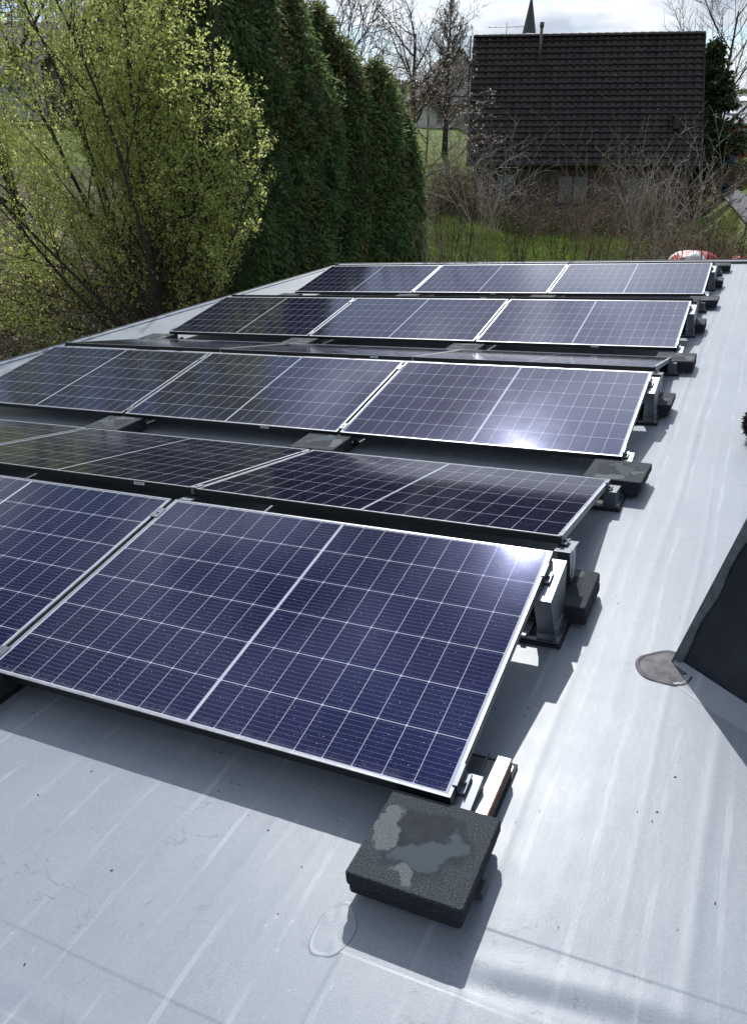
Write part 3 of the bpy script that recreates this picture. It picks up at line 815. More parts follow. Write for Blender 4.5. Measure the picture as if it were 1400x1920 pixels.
BARKL = simple('pale_twig_bark', (.36, .31, .28), .8, 0, 4, .25)
BARKM = simple('brown_twig_bark', (.21, .15, .11), .85, 0, 4, .3)
BLOS = mat_leaf('pale_buds', (.50, .47, .42), (.72, .70, .66), .3)
LIT = [simple('litter_beige', (.30, .24, .18), .9, 0, 3, .3), simple('litter_brown', (.10, .065, .04), .9, 0, 3, .3), simple('litter_pale', (.55, .48, .45), .9), simple('litter_green', (.09, .13, .03), .8)]

def grow(rg, p, d, L, r, lvl, P, out):
    n = P['n'][lvl]; pts = [p]; q = p.copy(); dd = d/np.linalg.norm(d)
    step = L/n; rad = [r]
    for i in range(n):
        dd = dd+rg.normal(size=3)*P['wob'][lvl]+np.array([0, 0, P['up'][lvl]])
        dd /= np.linalg.norm(dd); q = q+dd*step; pts.append(q); rad.append(r*(1-(i+1)/n*(1-P['tip'])))
    out.append((np.array(pts), np.array(rad), lvl))
    if lvl+1 >= P['levels']: return
    k = P['kids'][lvl]; k = int(k*(.8+.4*rg.random())+.5)
    for j in range(k):
        t = P['from'][lvl]+(1-P['from'][lvl])*(j+rg.random())/k
        f = t*n; i = min(int(f), n-1); u = f-i
        c = pts[i]*(1-u)+pts[i+1]*u; ax_ = pts[i+1]-pts[i]; ax_ /= np.linalg.norm(ax_)
        side = np.cross(ax_, rg.normal(size=3)); side /= np.linalg.norm(side)
        a = math.radians(P['ang'][lvl]*(.8+.4*rg.random()))
        nd = ax_*math.cos(a)+side*math.sin(a)
        shape = P.get('shape'); ll = L*P['ratio'][lvl]*(.7+.6*rg.random())
        if shape and lvl == 0: ll *= shape(t)
        grow(rg, c, nd, ll, max(P['rmin'], (rad[i]*(1-u)+rad[i+1]*u)*P['rr'][lvl]), lvl+1, P, out)

def skeleton_mesh(name, out, mats, parent, sides=(6, 4, 3, 3, 3)):
    VV = []; FF = []; o = 0
    for pts, rad, lvl in out:
        s = sides[min(lvl, len(sides)-1)]; n = len(pts)
        T = np.gradient(pts, axis=0); T /= np.linalg.norm(T, axis=1)[:, None]+1e-9
        ref = np.array([.3, .2, 1.]) if abs(T[0, 2]) < .8 else np.array([1., .3, 0])
        a = np.cross(T, ref); a /= np.linalg.norm(a, axis=1)[:, None]+1e-9; b = np.cross(T, a)
        w = np.arange(s)*2*np.pi/s
        ring = pts[:, None, :]+rad[:, None, None]*(a[:, None, :]*np.cos(w)[None, :, None]+b[:, None, :]*np.sin(w)[None, :, None])
        VV.append(ring.reshape(-1, 3))
        i = np.repeat(np.arange(n-1), s); k = np.tile(np.arange(s), n-1); k2 = (k+1) % s
        FF.append(np.stack([o+i*s+k, o+i*s+k2, o+(i+1)*s+k2, o+(i+1)*s+k], 1)); o += n*s
    return fast_mesh(name, np.concatenate(VV), np.concatenate(FF), mats, parent, smooth=True)

def leaves_mesh(name, C, size, mats, parent, rg, mi=None, long=1.6, updir=None, bias=0.):
    n = len(C); d = rg.normal(size=(n, 3))
    if updir is not None: d = d*(1-bias)+np.asarray(updir)*bias*1.7
    d /= np.linalg.norm(d, axis=1)[:, None]
    a = np.cross(d, rg.normal(size=(n, 3))); a /= np.linalg.norm(a, axis=1)[:, None]
    s = (size*(.6+.8*rg.random(n)))[:, None]
    nrm = np.cross(d, a)*s*.12
    V = np.stack([C, C+d*s*long*.5+a*s*.42+nrm, C+d*s*long, C+d*s*long*.5-a*s*.42+nrm], 1).reshape(-1, 3)
    F = np.arange(n*4).reshape(-1, 4)
    return fast_mesh(name, V, F, mats, parent, mi=mi)

def sample_tips(out, lv, rg, per_m, jitter):
    C = []
    for pts, rad, l in out:
        if l not in lv: continue
        seg = np.linalg.norm(np.diff(pts, axis=0), axis=1); L = seg.sum(); n = max(1, int(L*per_m*rg.uniform(.6, 1.4)))
        t = rg.random(n)**.8*(len(pts)-1); i = np.minimum(t.astype(int), len(pts)-2); u = (t-i)[:, None]
        C.append(pts[i]*(1-u)+pts[i+1]*u+rg.normal(size=(n, 3))*jitter)
    return np.concatenate(C)

def young_green_tree():
    rg = np.random.default_rng(21); b = foot_at(272, 16.0)
    root = empty('leafing_tree', b, 'large many-stemmed tree with fresh yellow-green leaves left of the roof', 'tree')
    root.scale = (1.31, 1.31, 1.31)
    P = dict(levels=4, n=[9, 7, 5, 4], wob=[.045, .06, .09, .12], up=[.02, .035, .05, .06], tip=.25, kids=[17, 8, 5, 0], **{'from': [.14, .12, .15]},
             ang=[34, 34, 36], ratio=[.23, .46, .5], rr=[.55, .55, .6], rmin=.0022)
    out = []; A = np.zeros(3)
    stems = [(-.06, .02, 1, 6.6), (.10, .1, 1, 6.2), (-.30, -.15, 1, 6.4), (.24, -.05, 1, 5.6), (-.48, .1, 1, 6.4), (.40, .15, 1, 4.3), (.0, -.3, 1, 5.6), (.05, .3, 1, 6.0), (-.72, -.2, 1, 6.0), (.62, -.1, 1, 3.3), (-.45, .4, 1, 6.4), (-1.05, .0, 1, 5.6), (.75, -.2, .7, 2.5), (-1.3, -.2, .7, 4.6), (-.9, .3, 1, 5.6), (-.18, .3, 1, 6.5), (-1.7, .1, .6, 4.0), (.18, -.2, 1, 5.0)]
    rr = A_world.col[0]; ff = Vector((A_world.col[2].x, A_world.col[2].y, 0)).normalized()
    for sx_, sy_, sz_, L in stems:
        d = np.array(rr)*sx_+np.array(ff)*sy_+np.array([0, 0, sz_])
        grow(rg, A+np.array([rg.normal()*.06, rg.normal()*.06, rg.uniform(0, .3)]), d, L, .036 if abs(sx_) < .7 else .026, 0, P, out)
    ra = np.array(rr); fa = np.array(ff)
    def lim(z):      # crown half-width to the right at a height above the base
        return np.interp(z, [0, .9, 1.7, 2.4, 3.2, 4.3, 5.2, 6.2], [.45, .65, 1.15, 1.62, 1.7, 1.3, .85, .5])
    keep = []
    for o in out:
        q = o[0][-1]; m_ = lim(q[2])+.12*math.sin(q[2]*9+q[1]*5)
        if o[2] == 0 or q@ra < m_: keep.append(o)
    out = keep
    trunk = [o for o in out if o[2] == 0]; tw = [o for o in out if o[2] > 0]
    skeleton_mesh('trunk', trunk, BARK, root); skeleton_mesh('branches', tw, BARK, root)
    C = sample_tips(out, (1, 2, 3), rg, 11.5, .012); C = np.repeat(C, 3, 0)+rg.normal(size=(len(C)*3, 3))*.018; C = C[(C@ra) < lim(C[:, 2])+.12*np.sin(C[:, 2]*9+C[:, 1]*5)+.05]
    mi = rg.choice(3, len(C), p=[.5, .27, .23]); leaves_mesh('crown', C, .025, LG, root, rg, mi, 1.6)
young_green_tree()

def thuja(px, ytop, dist, Rm, seed, label, n=30000):
    rg = np.random.default_rng(seed); sc = 1.4; dist = dist*sc; b = foot_at(px, dist); top = at(px, ytop, dist).z; H = (top-b.z)/sc
    root = empty('thuja_tree', b, label, 'conifer', 'tall dark thuja conifers left of the roof'); root.scale = (sc, sc, sc)
    ph = rg.uniform(0, 6.28, 6)
    def rad(h, a):
        prof = np.clip((1-h)*3.2, 0, 1)**.62*np.clip(.72+h*3, 0, 1)*(1-.38*h)
        lump = .93+.16*np.sin(a*3+ph[0]+h*7)+.12*np.sin(a*7+ph[1]-h*15)+.07*np.sin(h*9+ph[5])+.07*np.sin(h*H*5.+a*4+ph[2])+.05*np.sin(a*11+ph[3]+h*31)
        return Rm*prof*lump
    # inner core
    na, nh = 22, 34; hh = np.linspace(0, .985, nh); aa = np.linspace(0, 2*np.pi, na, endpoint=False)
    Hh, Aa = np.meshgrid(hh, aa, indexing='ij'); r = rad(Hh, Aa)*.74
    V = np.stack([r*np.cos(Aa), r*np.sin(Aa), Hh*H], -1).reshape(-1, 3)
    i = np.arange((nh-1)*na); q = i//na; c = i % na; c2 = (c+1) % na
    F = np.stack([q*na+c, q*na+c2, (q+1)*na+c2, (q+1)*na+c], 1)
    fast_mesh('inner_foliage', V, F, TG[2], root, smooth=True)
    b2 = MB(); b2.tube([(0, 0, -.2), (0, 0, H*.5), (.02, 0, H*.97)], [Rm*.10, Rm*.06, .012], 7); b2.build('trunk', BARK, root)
    # clumped sprays
    nc = n//26; h = rg.random(nc)**1.0*.995; a = rg.uniform(0, 6.283, nc); r = rad(h, a)*(.80+.26*rg.random(nc))
    cen = np.stack([r*np.cos(a), r*np.sin(a), h*H], 1)
    outw = np.stack([np.cos(a), np.sin(a), np.full(nc, .1)], 1)
    C = np.repeat(cen, 26, 0)+rg.normal(size=(nc*26, 3))*np.array([.055, .055, .095])*(.8+Rm*.3)
    up = np.repeat(outw*.55+np.array([0, 0, -.35])+rg.normal(size=(nc, 3))*.35, 26, 0)
    brown = np.clip(.05+.42*h+.15*np.sin(a*2+ph[4]), 0, .55)
    mi = np.where(np.repeat(rg.random(nc) < brown*.8, 26), 1, np.where(rg.random(nc*26) < .3, 2, 0))
    leaves_mesh('crown', C, .036, TG, root, rg, mi, 2.7, up, .66)
TH = [(340, -170, 14.6, .95, 'tall thuja at the left end of the dark conifer row behind the leafing tree'),
      (405, -190, 13.6, 1.0, 'tallest brownish-topped thuja rising out of the picture beside the leafing tree'),
      (480, -120, 14.2, 1.0, 'dark green thuja third from the left of the conifer row'),
      (548, -5, 14.7, .95, 'tall dark thuja in the middle of the conifer row'),
      (602, 12, 15.6, .62, 'narrow thuja whose spiky top shows against the sky'),
      (642, 86, 15.6, .82, 'bushy brownish thuja right of the spiky topped one'),
      (702, 128, 16.0, .74, 'green thuja second from the right end of the conifer row'),
      (752, 222, 16.4, .46, 'lowest bright green thuja at the right end of the conifer row')]
for k, (px, yt, D, Rm, lab) in enumerate(TH): thuja(px, yt, D, Rm, 40+k, lab, 40000 if Rm > .7 else 22000)

def bare_tree(name, px, dist, ytop, P, seed, label, mat, r0, buds=None, lean=0, group=None, sub=3, cat='tree', stems=1, spread=.3, bud=.03, budn=6):
    rg = np.random.default_rng(seed); b = foot_at(px, dist); H = at(px, ytop, dist).z-b.z
    root = empty(name, b, label, cat, group); out = []
    for s in range(stems):
        if stems == 1: d = np.array([lean, 0, 1.]); st = np.zeros(3); L = H
        else:
            a = rg.uniform(0, 6.283); q = spread*rg.random()**.5; d = np.array([math.cos(a)*q, math.sin(a)*q, 1.]); st = np.array([math.cos(a), math.sin(a), 0])*rg.uniform(0, .25)*spread*2
            L = H*rg.uniform(.5, .92)
        grow(rg, st, d, L, r0*(1 if stems == 1 else rg.uniform(.6, 1.1)), 0, P, out)
    skeleton_mesh('trunk' if stems == 1 else 'stems', [o for o in out if o[2] == 0], mat, root)
    tw = [o for o in out if o[2] > 0]
    if tw: skeleton_mesh('branches', tw, mat, root)
    if buds is not None:
        C = sample_tips(out, (P['levels']-1,), rg, budn, bud*.2); leaves_mesh('buds', C, bud, buds, root, rg, None, 1.2)
    return root
Pl = dict(levels=4, n=[9, 6, 4, 3], wob=[.015, .05, .08, .1], up=[.02, .06, .05, .04], tip=.12, kids=[52, 13, 5], **{'from': [.16, .1, .1]}, ang=[50, 34, 34], ratio=[.33, .32, .4], rr=[.3, .5, .6], rmin=.009, shape=lambda t: (1.15-t)*1.25*min(1, .35+t*2))
bare_tree('bare_linden', 832, 44, 10, Pl, 3, 'tall cone-shaped bare tree with a straight dark trunk left of the tiled house', BARK, .17, LIT[2], bud=.055, budn=1.6)
Po = dict(levels=4, n=[7, 7, 5, 4], wob=[.05, .12, .16, .2], up=[.0, .03, .03, .02], tip=.3, kids=[9, 10, 7], **{'from': [.3, .2, .15]}, ang=[55, 45, 45], ratio=[.55, .42, .42], rr=[.6, .5, .5], rmin=.011)
bare_tree('gnarled_tree', 772, 38, 60, Po, 9, 'gnarled bare tree with pale buds between the conifers and the cone-shaped tree', BARK, .16, BLOS, bud=.06, budn=2.4)
Pw = dict(levels=4, n=[7, 7, 5, 4], wob=[.03, .06, .09, .12], up=[.02, .06, .05, .03], tip=.25, kids=[12, 9, 6], **{'from': [.25, .15, .15]}, ang=[42, 34, 34], ratio=[.55, .42, .42], rr=[.55, .5, .5], rmin=.011)
bare_tree('bare_tree', 1332, 48, 20, Pw, 12, 'tall bare tree with thin upright branches behind the dark fir on the right', BARK, .15, None)
bare_tree('bare_tree', 640, 26, 25, Pw, 14, 'slim bare treetop showing above the conifers against the bright sky', BARK, .08, None)
bare_tree('bare_tree', 25, 20, -60, Po, 17, 'dark bare branching tree at the top left corner', BARK, .16, None)
bare_tree('bare_tree', 712, 50, 120, Po, 19, 'small twiggy bare tree just right of the thuja tops', BARKM, .10, LIT[3], bud=.06, budn=2)
# blossom tree low behind the hedge, left of the house
bare_tree('blossoming_tree', 800, 30, 190, Po, 23, 'low wide tree with scattered white blossom right beside the green thuja end', BARKM, .07, BLOS, bud=.05, budn=3.0)

Ps = dict(levels=3, n=[6, 5, 4], wob=[.035, .1, .16], up=[.03, .06, .05], tip=.3, kids=[5, 3], **{'from': [.25, .2]}, ang=[28, 36], ratio=[.38, .45], rr=[.6, .6], rmin=.0048)
Pt = dict(levels=3, n=[6, 5, 4], wob=[.08, .16, .22], up=[-.0, .04, .04], tip=.3, kids=[5, 4], **{'from': [.2, .15]}, ang=[48, 48], ratio=[.46, .5], rr=[.6, .6], rmin=.0062)
SH = [ # px, dist, ytop, params, stems, spread, mat, buds, label
 (812, 14.6, 330, Ps, 9, .12, BARKM, None, 'sparse dark upright stems just right of the conifer row'),
 (850, 15.2, 300, Ps, 10, .14, BARK, None, 'sparse dark upright stems in front of the lawn, second clump from the conifers'),
 (905, 21.5, 225, Pt, 9, .75, BARKL, LIT[0], 'spreading pale-twigged shrub hiding the left corner of the tiled house'),
 (935, 23.0, 250, Pt, 9, .65, BARKL, LIT[0], 'pale bushy shrub with curled twigs under the left part of the roof'),
 (900, 14.2, 400, Ps, 10, .2, BARKM, None, 'low row of thin sticks on the lawn edge below the pale shrub'),
 (960, 14.4, 395, Ps, 14, .22, BARKM, LIT[3], 'low thicket of thin sticks left of the lawn middle'),
 (1010, 22.0, 330, Pt, 12, .6, BARKM, LIT[1], 'tangled brown shrub below the first window of the house'),
 (1030, 14.6, 385, Ps, 13, .24, BARKM, LIT[3], 'fan of thin brown stems rising from behind the panels at mid lawn'),
 (1090, 21.0, 335, Pt, 13, .6, BARKM, LIT[1], 'tangled brown shrub in front of the grey window'),
 (1105, 15.0, 360, Ps, 12, .3, BARKM, None, 'leaning thin stems in front of the tangled shrubs'),
 (1150, 19.0, 250, Ps, 14, .32, BARKM, LIT[3], 'tall fan-shaped bare shrub crossing the middle of the tiled roof'),
 (1165, 14.8, 370, Ps, 9, .35, BARK, None, 'dark slanting stems right behind the farthest panel row'),
 (1215, 20.0, 262, Pt, 13, .5, BARKL, LIT[0], 'pale twiggy shrub under the right part of the tiled roof'),
 (1272, 18.0, 240, Ps, 11, .26, BARKL, LIT[2], 'shrub with thick pale budded shoots fanning up before the roof corner'),
 (1240, 22.0, 330, Pt, 13, .6, BARKM, LIT[1], 'reddish brown bushy shrub at the right corner of the house'),
 (1310, 17.2, 330, Pt, 13, .5, BARKM, LIT[1], 'brown bramble-like shrub left of the path'),
 (1345, 15.5, 350, Ps, 12, .22, BARK, LIT[3], 'upright dark stems in front of the path'),
 (1385, 15.2, 330, Ps, 12, .22, BARK, LIT[3], 'upright dark stems at the right picture edge'),
 (1392, 18.0, 400, Pt, 12, .6, BARKM, LIT[1], 'low brown thicket at the right picture edge'),
]
Pn = dict(levels=3, n=[7, 5, 4], wob=[.03, .08, .12], up=[.02, .06, .05], tip=.3, kids=[4, 3], **{'from': [.3, .2]}, ang=[24, 34], ratio=[.34, .45], rr=[.5, .6], rmin=.0055)
for k, (px, D, yt, P, st, sp, mat, bd, lab) in enumerate(SH):
    near = D < 15.6
    if P is Pt and D > 18.5: D = max(D+4.5, 28.5)
    if near: P = Pn; st = max(5, int(st*.75)); mat = BARK if k % 2 else BARKM
    bare_tree('bare_shrub', px, D, yt, P, 100+k, lab, mat, .021 if near else .013 if P is Ps else .018, bd, stems=st, spread=sp, group='bare garden shrubs behind the roof', cat='shrub', bud=.022 if bd is not LIT[1] else .035, budn=5 if bd is not LIT[1] else 12)

# brown low brush along the far side of the garden
def brush(name, cx_px, dist, w, h, n, seed, mats, label, pr, size=.045):
    rg = np.random.default_rng(seed); b = foot_at(cx_px, dist); root = empty(name, b, label, 'bush', 'low leafy bushes around the garden')
    u = rg.normal(size=(n, 3)); u /= np.linalg.norm(u, axis=1)[:, None]; u[:, 2] = np.abs(u[:, 2])
    az = np.arctan2(u[:, 1], u[:, 0]); q = 1+.18*np.sin(az*3+seed)+.15*np.sin(az*5+u[:, 2]*6+seed)
    C = u*np.array([w, w, h])*(q*rg.random(n)**.28)[:, None]
    leaves_mesh('foliage', C, size, mats, root, rg, rg.choice(len(mats), n, p=pr), 1.5)
    out = []; P = dict(levels=2, n=[5, 4], wob=[.1, .16], up=[.0, .04], tip=.3, kids=[6], **{'from': [.2]}, ang=[45], ratio=[.5], rr=[.6], rmin=.004)
    for s in range(14):
        a = rg.uniform(0, 6.28); k = rg.random()*w/h; grow(rg, np.zeros(3), np.array([math.cos(a)*k, math.sin(a)*k, 1.]), h*rg.uniform(.8, 1.25), .012, 0, P, out)
    skeleton_mesh('stems', out, BARKM, root)
BR = [(40, 12.4, 1.5, 1.5, 9000, 'leafy brown and beige bush at the left picture edge beside the roof'),
      (150, 13.8, 1.4, 1.2, 8000, 'beige leafy bush behind the roof edge left of the leafing tree trunk'),
      (330, 14.0, 1.1, .9, 5500, 'low leaf-littered bush right of the leafing tree trunk'),
      (-60, 14.5, 1.8, 1.8, 8000, 'brown bush just outside the left picture edge'),
      (60, 18.0, 2.2, 1.6, 9000, 'far beige bush on the bank at the left'),
      (230, 19.0, 2.2, 1.5, 9000, 'far beige bush on the bank behind the leafing tree')]
for k, (px, D, w, h, n, lab) in enumerate(BR): brush('leafy_bush', px, D, w, h, n, 60+k, LIT, lab, [.28, .30, .14, .28], .04)
GB = [(830, 31, 1.3, 1.5, 5000, 'beige and brown bush on the lawn right of the conifers'), (870, 32, 1.0, 1.3, 4000, 'brown bush touching the left corner of the tiled house'), (1180, 30.5, 1.5, .95, 5000, 'dark olive bush at the foot of the house wall'), (1040, 31, 2.0, .9, 6000, 'low brown hedge in front of the grey window'), (1305, 24, 1.3, 1.1, 5000, 'russet bush beside the start of the path'), (900, 31, 1.6, .8, 5000, 'low hedge below the left corner of the house'),
      (1230, 17.5, 1.0, .8, 4500, 'dark low bush left of the red and white cover'), (1370, 21.0, 1.4, .8, 4500, 'brown low bush right of the red and white cover'), (1392, 40.0, 1.6, .9, 4000, 'leafless looking bush behind the blue tarpaulin'), (1312, 38, 1.1, 1.3, 5000, 'dark bush in the gap between house corner and blue tarpaulin')]
for k, (px, D, w, h, n, lab) in enumerate(GB): brush('garden_bush', px, D, w, h, n, 80+k, [LIT[1], BARKM, LIT[3], LIT[0]], lab, [.38, .27, .23, .12], .04)

# fir at the right
def fir():
    rg = np.random.default_rng(5); b = foot_at(1306, 43); H = at(1320, 74, 43).z-b.z
    root = empty('fir_tree', b, 'dark layered fir tree standing right of the tiled house', 'conifer')
    m = MB(); m.tube([(0, 0, 0), (0, 0, H*.6), (0, 0, H)], [.16, .09, .02], 6); m.build('trunk', BARK, root)
    C = []; 
    for k in range(230):
        t = rg.random()**.9; z = H*(.12+.87*t); L = (1-t)*2.9+.2; a = rg.uniform(0, 6.283); n = int(150*L/2.3)+20
        s = rg.random(n); w = (1-s*.6)*.22
        q = np.stack([np.cos(a)*L*s-np.sin(a)*rg.normal(size=n)*w, np.sin(a)*L*s+np.cos(a)*rg.normal(size=n)*w, z-L*s*.25+L*s*s*.28+rg.normal(size=n)*.05], 1); C.append(q)
    C = np.concatenate(C); leaves_mesh('crown', C, .10, [mat_leaf('fir_green', (.022, .042, .018), (.05, .085, .035), .1), TG[1], mat_leaf('fir_dark', (.014, .026, .014), (.03, .05, .024), .05)], root, rg, rg.choice(3, len(C), p=[.45, .08, .47]), 2.0)
fir()

# litter on the left bank and grass tufts on the lawn (nobody could count them)
def scatter_ground(name, pxr, dr, n, size, mats, pr, seed, label, cat, up=None, bias=0, long=1.3, band=None):
    rg = np.random.default_rng(seed); px = rg.uniform(*pxr, n); d = rg.uniform(*dr, n)
    dirs = np.array([ray(x, 314) for x in px]); h = np.hypot(dirs[:, 0], dirs[:, 1])
    X = CAM.x+dirs[:, 0]/h*d; Y = CAM.y+dirs[:, 1]/h*d; Z = ground_np(X, Y)+.01
    C = np.stack([X, Y, Z], 1)
    o = leaves_mesh(name, C, size, mats, None, rg, rg.choice(len(mats), n, p=pr), long, up, bias); tag(o, label, cat, None, 'stuff')
scatter_ground('leaf_litter', (-250, 560), (9.5, 34), 45000, .055, LIT, [.35, .25, .25, .15], 1, 'dry leaves and petals covering the bank left of the roof', 'leaf litter')
GR = [simple('grass_blade', (.19, .25, .045), .6, 0, .6, .2), simple('grass_blade_light', (.30, .36, .08), .6, 0, .6, .2)]
scatter_ground('lawn_grass', (760, 1400), (15, 30), 60000, .035, GR, [.6, .4], 2, 'short green lawn grass in front of the tiled house', 'grass', (0, 0, 1), .7, 2.2)
scatter_ground('far_woods', (560, 900), (180, 420), 9000, 2.6, [TG[0], LIT[1], BARKM], [.35, .35, .3], 4, 'distant hazy woods on the hillside left of the tiled house', 'woods', (0, 0, 1), .6, 1.3)
scatter_ground('far_woods', (1300, 1500), (230, 600), 7000, 3.2, [TG[0], LIT[1], BARKM], [.35, .35, .3], 6, 'distant dark woods on the hill at the right picture edge', 'woods', (0, 0, 1), .6, 1.3)

# ------------------------------------------------------------------ the tiled house
def mat_tile():
    t = NT('dark_roof_tiles'); c = t.co(); sx = t.sepx(c)
    cell = t.N.new('ShaderNodeCombineXYZ'); t.L.new(t.m('FLOOR', t.m('MULTIPLY', sx[0], 31/9.03)), cell.inputs[0]); t.L.new(t.m('FLOOR', t.m('MULTIPLY', sx[2], 21/4.79)), cell.inputs[1])
    wn = t.N.new('ShaderNodeTexWhiteNoise'); t.L.new(cell.outputs[0], wn.inputs[0])
    col = t.mix(wn.outputs[0], (.020, .015, .016), (.042, .031, .031))
    col = t.mix(t.rng(t.noise(c, .9, 5, .7), .4, .75, 0, .6), col, (.052, .042, .038))
    col = t.mix(t.m('MULTIPLY', t.m('LESS_THAN', t.voro(c, 2.6), .075), .7), col, (.30, .30, .28))
    t.link(col, 'Base Color'); t.set(Roughness=.6); t.bump(t.noise(c, 40, 3), .4, .003); return t.mat
TILE = mat_tile()
WALLB = simple('brown_wall', (.075, .062, .054), .9, 0, 2, .2)
WALLW = simple('pale_wall', (.50, .50, .48), .9, 0, 1.5, .08)
GLASS = simple('window_glass', (.10, .125, .15), .12, 0, 1.5, .4)
CURT = simple('window_curtain', (.15, .17, .175), .8, 0, 3, .15)
DARKW = simple('dark_wood', (.03, .022, .018), .7, 0, 4, .3)
PIPE = simple('flue_pipe', (.14, .13, .13), .5, .5)
def tiled_house():
    PLr = Vector((-12.54, 34.14, 6.48)); W = 9.03; hb = R_(19.1); run = 2.6; ez = 1.69
    xa = Vector((math.cos(hb), math.sin(hb), 0)); ya = Vector((math.sin(hb), -math.cos(hb), 0))
    org = Vector((PLr.x, PLr.y, 0)); gzv = gz(org.x+2, org.y)-.2
    Mh = Matrix.Translation(Vector((org.x, org.y, gzv))) @ Matrix((xa, -ya, Vector((0, 0, 1)))).transposed().to_4x4()
    root = empty('tiled_house', (0, 0, 0), 'house with a large steep dark brown pantile roof behind the garden shrubs', 'house')
    root.matrix_world = Mh
    rz = PLr.z-gzv; e = ez-gzv; S = math.hypot(run, rz-e)
    # local: x along ridge, y away from camera (front slope at y<0)
    nc, nt = 21, 31
    def slope(sgn, name):
        nx = nt*8; prof = []
        us = []; hs = []
        for c in range(nc):
            for f, h in ((0.0, .078), (.97, .010), (1.0, .004)):
                us.append((c+f)/nc); hs.append(h)
        xs = np.linspace(0, W, nx+1); ph = xs/W*nt*2*np.pi
        wave = .028*np.sin(ph)+.010*np.sin(2*ph+.8)
        V = []
        nrm = np.array([0, sgn*(rz-e)/S, run/S])
        for u, h in zip(us, hs):         # u measured upward from the eave
            c = int(u*nc-1e-6); jit = .004*np.sin(xs*7+c*2.1)+.003*np.sin(xs*23+c*5)
            base = np.stack([xs, np.full(nx+1, sgn*run*(1-u)), np.full(nx+1, e+(rz-e)*u)], 1)
            V.append(base+nrm*(h+wave+jit)[:, None])
        V = np.concatenate(V); nr = len(us); i = np.arange((nr-1)*nx); r = i//nx; c = i % nx
        F = np.stack([r*(nx+1)+c, r*(nx+1)+c+1, (r+1)*(nx+1)+c+1, (r+1)*(nx+1)+c], 1)
        if sgn > 0: F = F[:, ::-1]
        fast_mesh(name, V, F, TILE, root)
    slope(-1, 'tiled_slope'); slope(1, 'tiled_slope')
    b = MB()
    for k in range(26):
        x0 = W*k/26-.02; x1 = W*(k+1)/26+.03; n = 7; vs = []
        for x, r_ in ((x0, .15), (x1, .125)):
            for i in range(n+1):
                a = math.pi*i/n; vs.append((x, math.cos(a)*r_*1.25, rz-.03+math.sin(a)*r_*.85+.0))
        b.add(vs, [(i, i+1, n+2+i, n+1+i) for i in range(n)]+[tuple(range(n+1))[::-1], tuple(range(n+1, 2*n+2))])
    b.build('ridge_tiles', TILE, root)
    b = MB(); yb = run-.45
    b.prism([(-yb, 0), (yb, 0), (yb, e+.25), (0, rz-.35), (-yb, e+.25)], 'x', .25, W-.25); b.build('wall', WALLB, root)
    for x in (-.06, W+.01):
        b = MB(); b.prism([(-run-.05, e-.12), (-run-.05, e+.06), (0, rz+.04), (run+.05, e+.06), (run+.05, e-.12), (0, rz-.2)], 'x', x, x+.05); b.build('verge_board', DARKW, root)
    b = MB(); n = 6; vs = []
    for x in (-.05, W+.05):
        for i in range(n+1):
            a = math.pi+math.pi*i/n; vs.append((x, -run-.06+math.cos(a)*.07, e+.02+math.sin(a)*.07))
    b.add(vs, [(i, i+1, n+2+i, n+1+i) for i in range(n)]); b.build('gutter', PIPE, root)
    b = MB(); b.box(.02, W-.02, -run+.02, -yb-.002, e-.10, e-.07); b.build('soffit', DARKW, root)
    def win(x0, x1, z0, z1, mat):
        f = MB(); t = .06; y = -yb
        f.box(x0-t, x1+t, y-.03, y+.02, z1, z1+t); f.box(x0-t, x1+t, y-.03, y+.02, z0-t, z0); f.box(x0-t, x0, y-.03, y+.02, z0, z1); f.box(x1, x1+t, y-.03, y+.02, z0, z1)
        f.box((x0+x1)/2-.03, (x0+x1)/2+.03, y-.028, y+.02, z0, z1)
        fo = f.build('window', DARKW, root); g = MB(); g.box(x0, x1, y-.012, y-.004, z0, z1); g.build('pane', mat, fo)
    s = W/427.
    win((950-893)*s, (985-893)*s, e-1.25, e-.4, GLASS); win((1068-893)*s, (1122-893)*s, e-1.45, e-.45, CURT); win((1195-893)*s, (1232-893)*s, e-1.5, e-.5, GLASS)
    # flue pipe through the slope
    u = .80; px_, py_, pz_ = (1018-893)*s, -run*(1-u), e+(rz-e)*u
    b = MB(); b.tube([(px_, py_, pz_-.1), (px_, py_, pz_+1.22)], .06, 8); b.tube([(px_, py_, pz_+1.18), (px_, py_, pz_+1.36)], .085, 8); b.build('flue_pipe', PIPE, root)
    u = .27; b = MB(); x = (1272-893)*s; b.box(x-.12, x+.12, -run*(1-u)-.25, -run*(1-u)+.1, e+(rz-e)*u, e+(rz-e)*u+.42); b.box(x-.16, x+.16, -run*(1-u)-.29, -run*(1-u)+.14, e+(rz-e)*u+.42, e+(rz-e)*u+.47); b.build('vent', TILE, root)
    b = MB(); x = (953-893)*s; b.tube([(x, .25, rz-.2), (x, .25, rz+.5)], .014, 5)
    b.tube([(x-.75, .25, rz+.36), (x+.75, .25, rz+.36)], .011, 4)
    for dx in (-.7, -.45, -.2, .1, .4, .7): b.tube([(x+dx, -.05, rz+.36), (x+dx, .55, rz+.36)], .007, 4)
    b.build('antenna', PIPE, root)
    b = MB(); b.tube([(-.16, -.3, rz-2.2), (-.16, -.3, rz+.0)], .035, 6); b.build('mast', PIPE, root)
tiled_house()

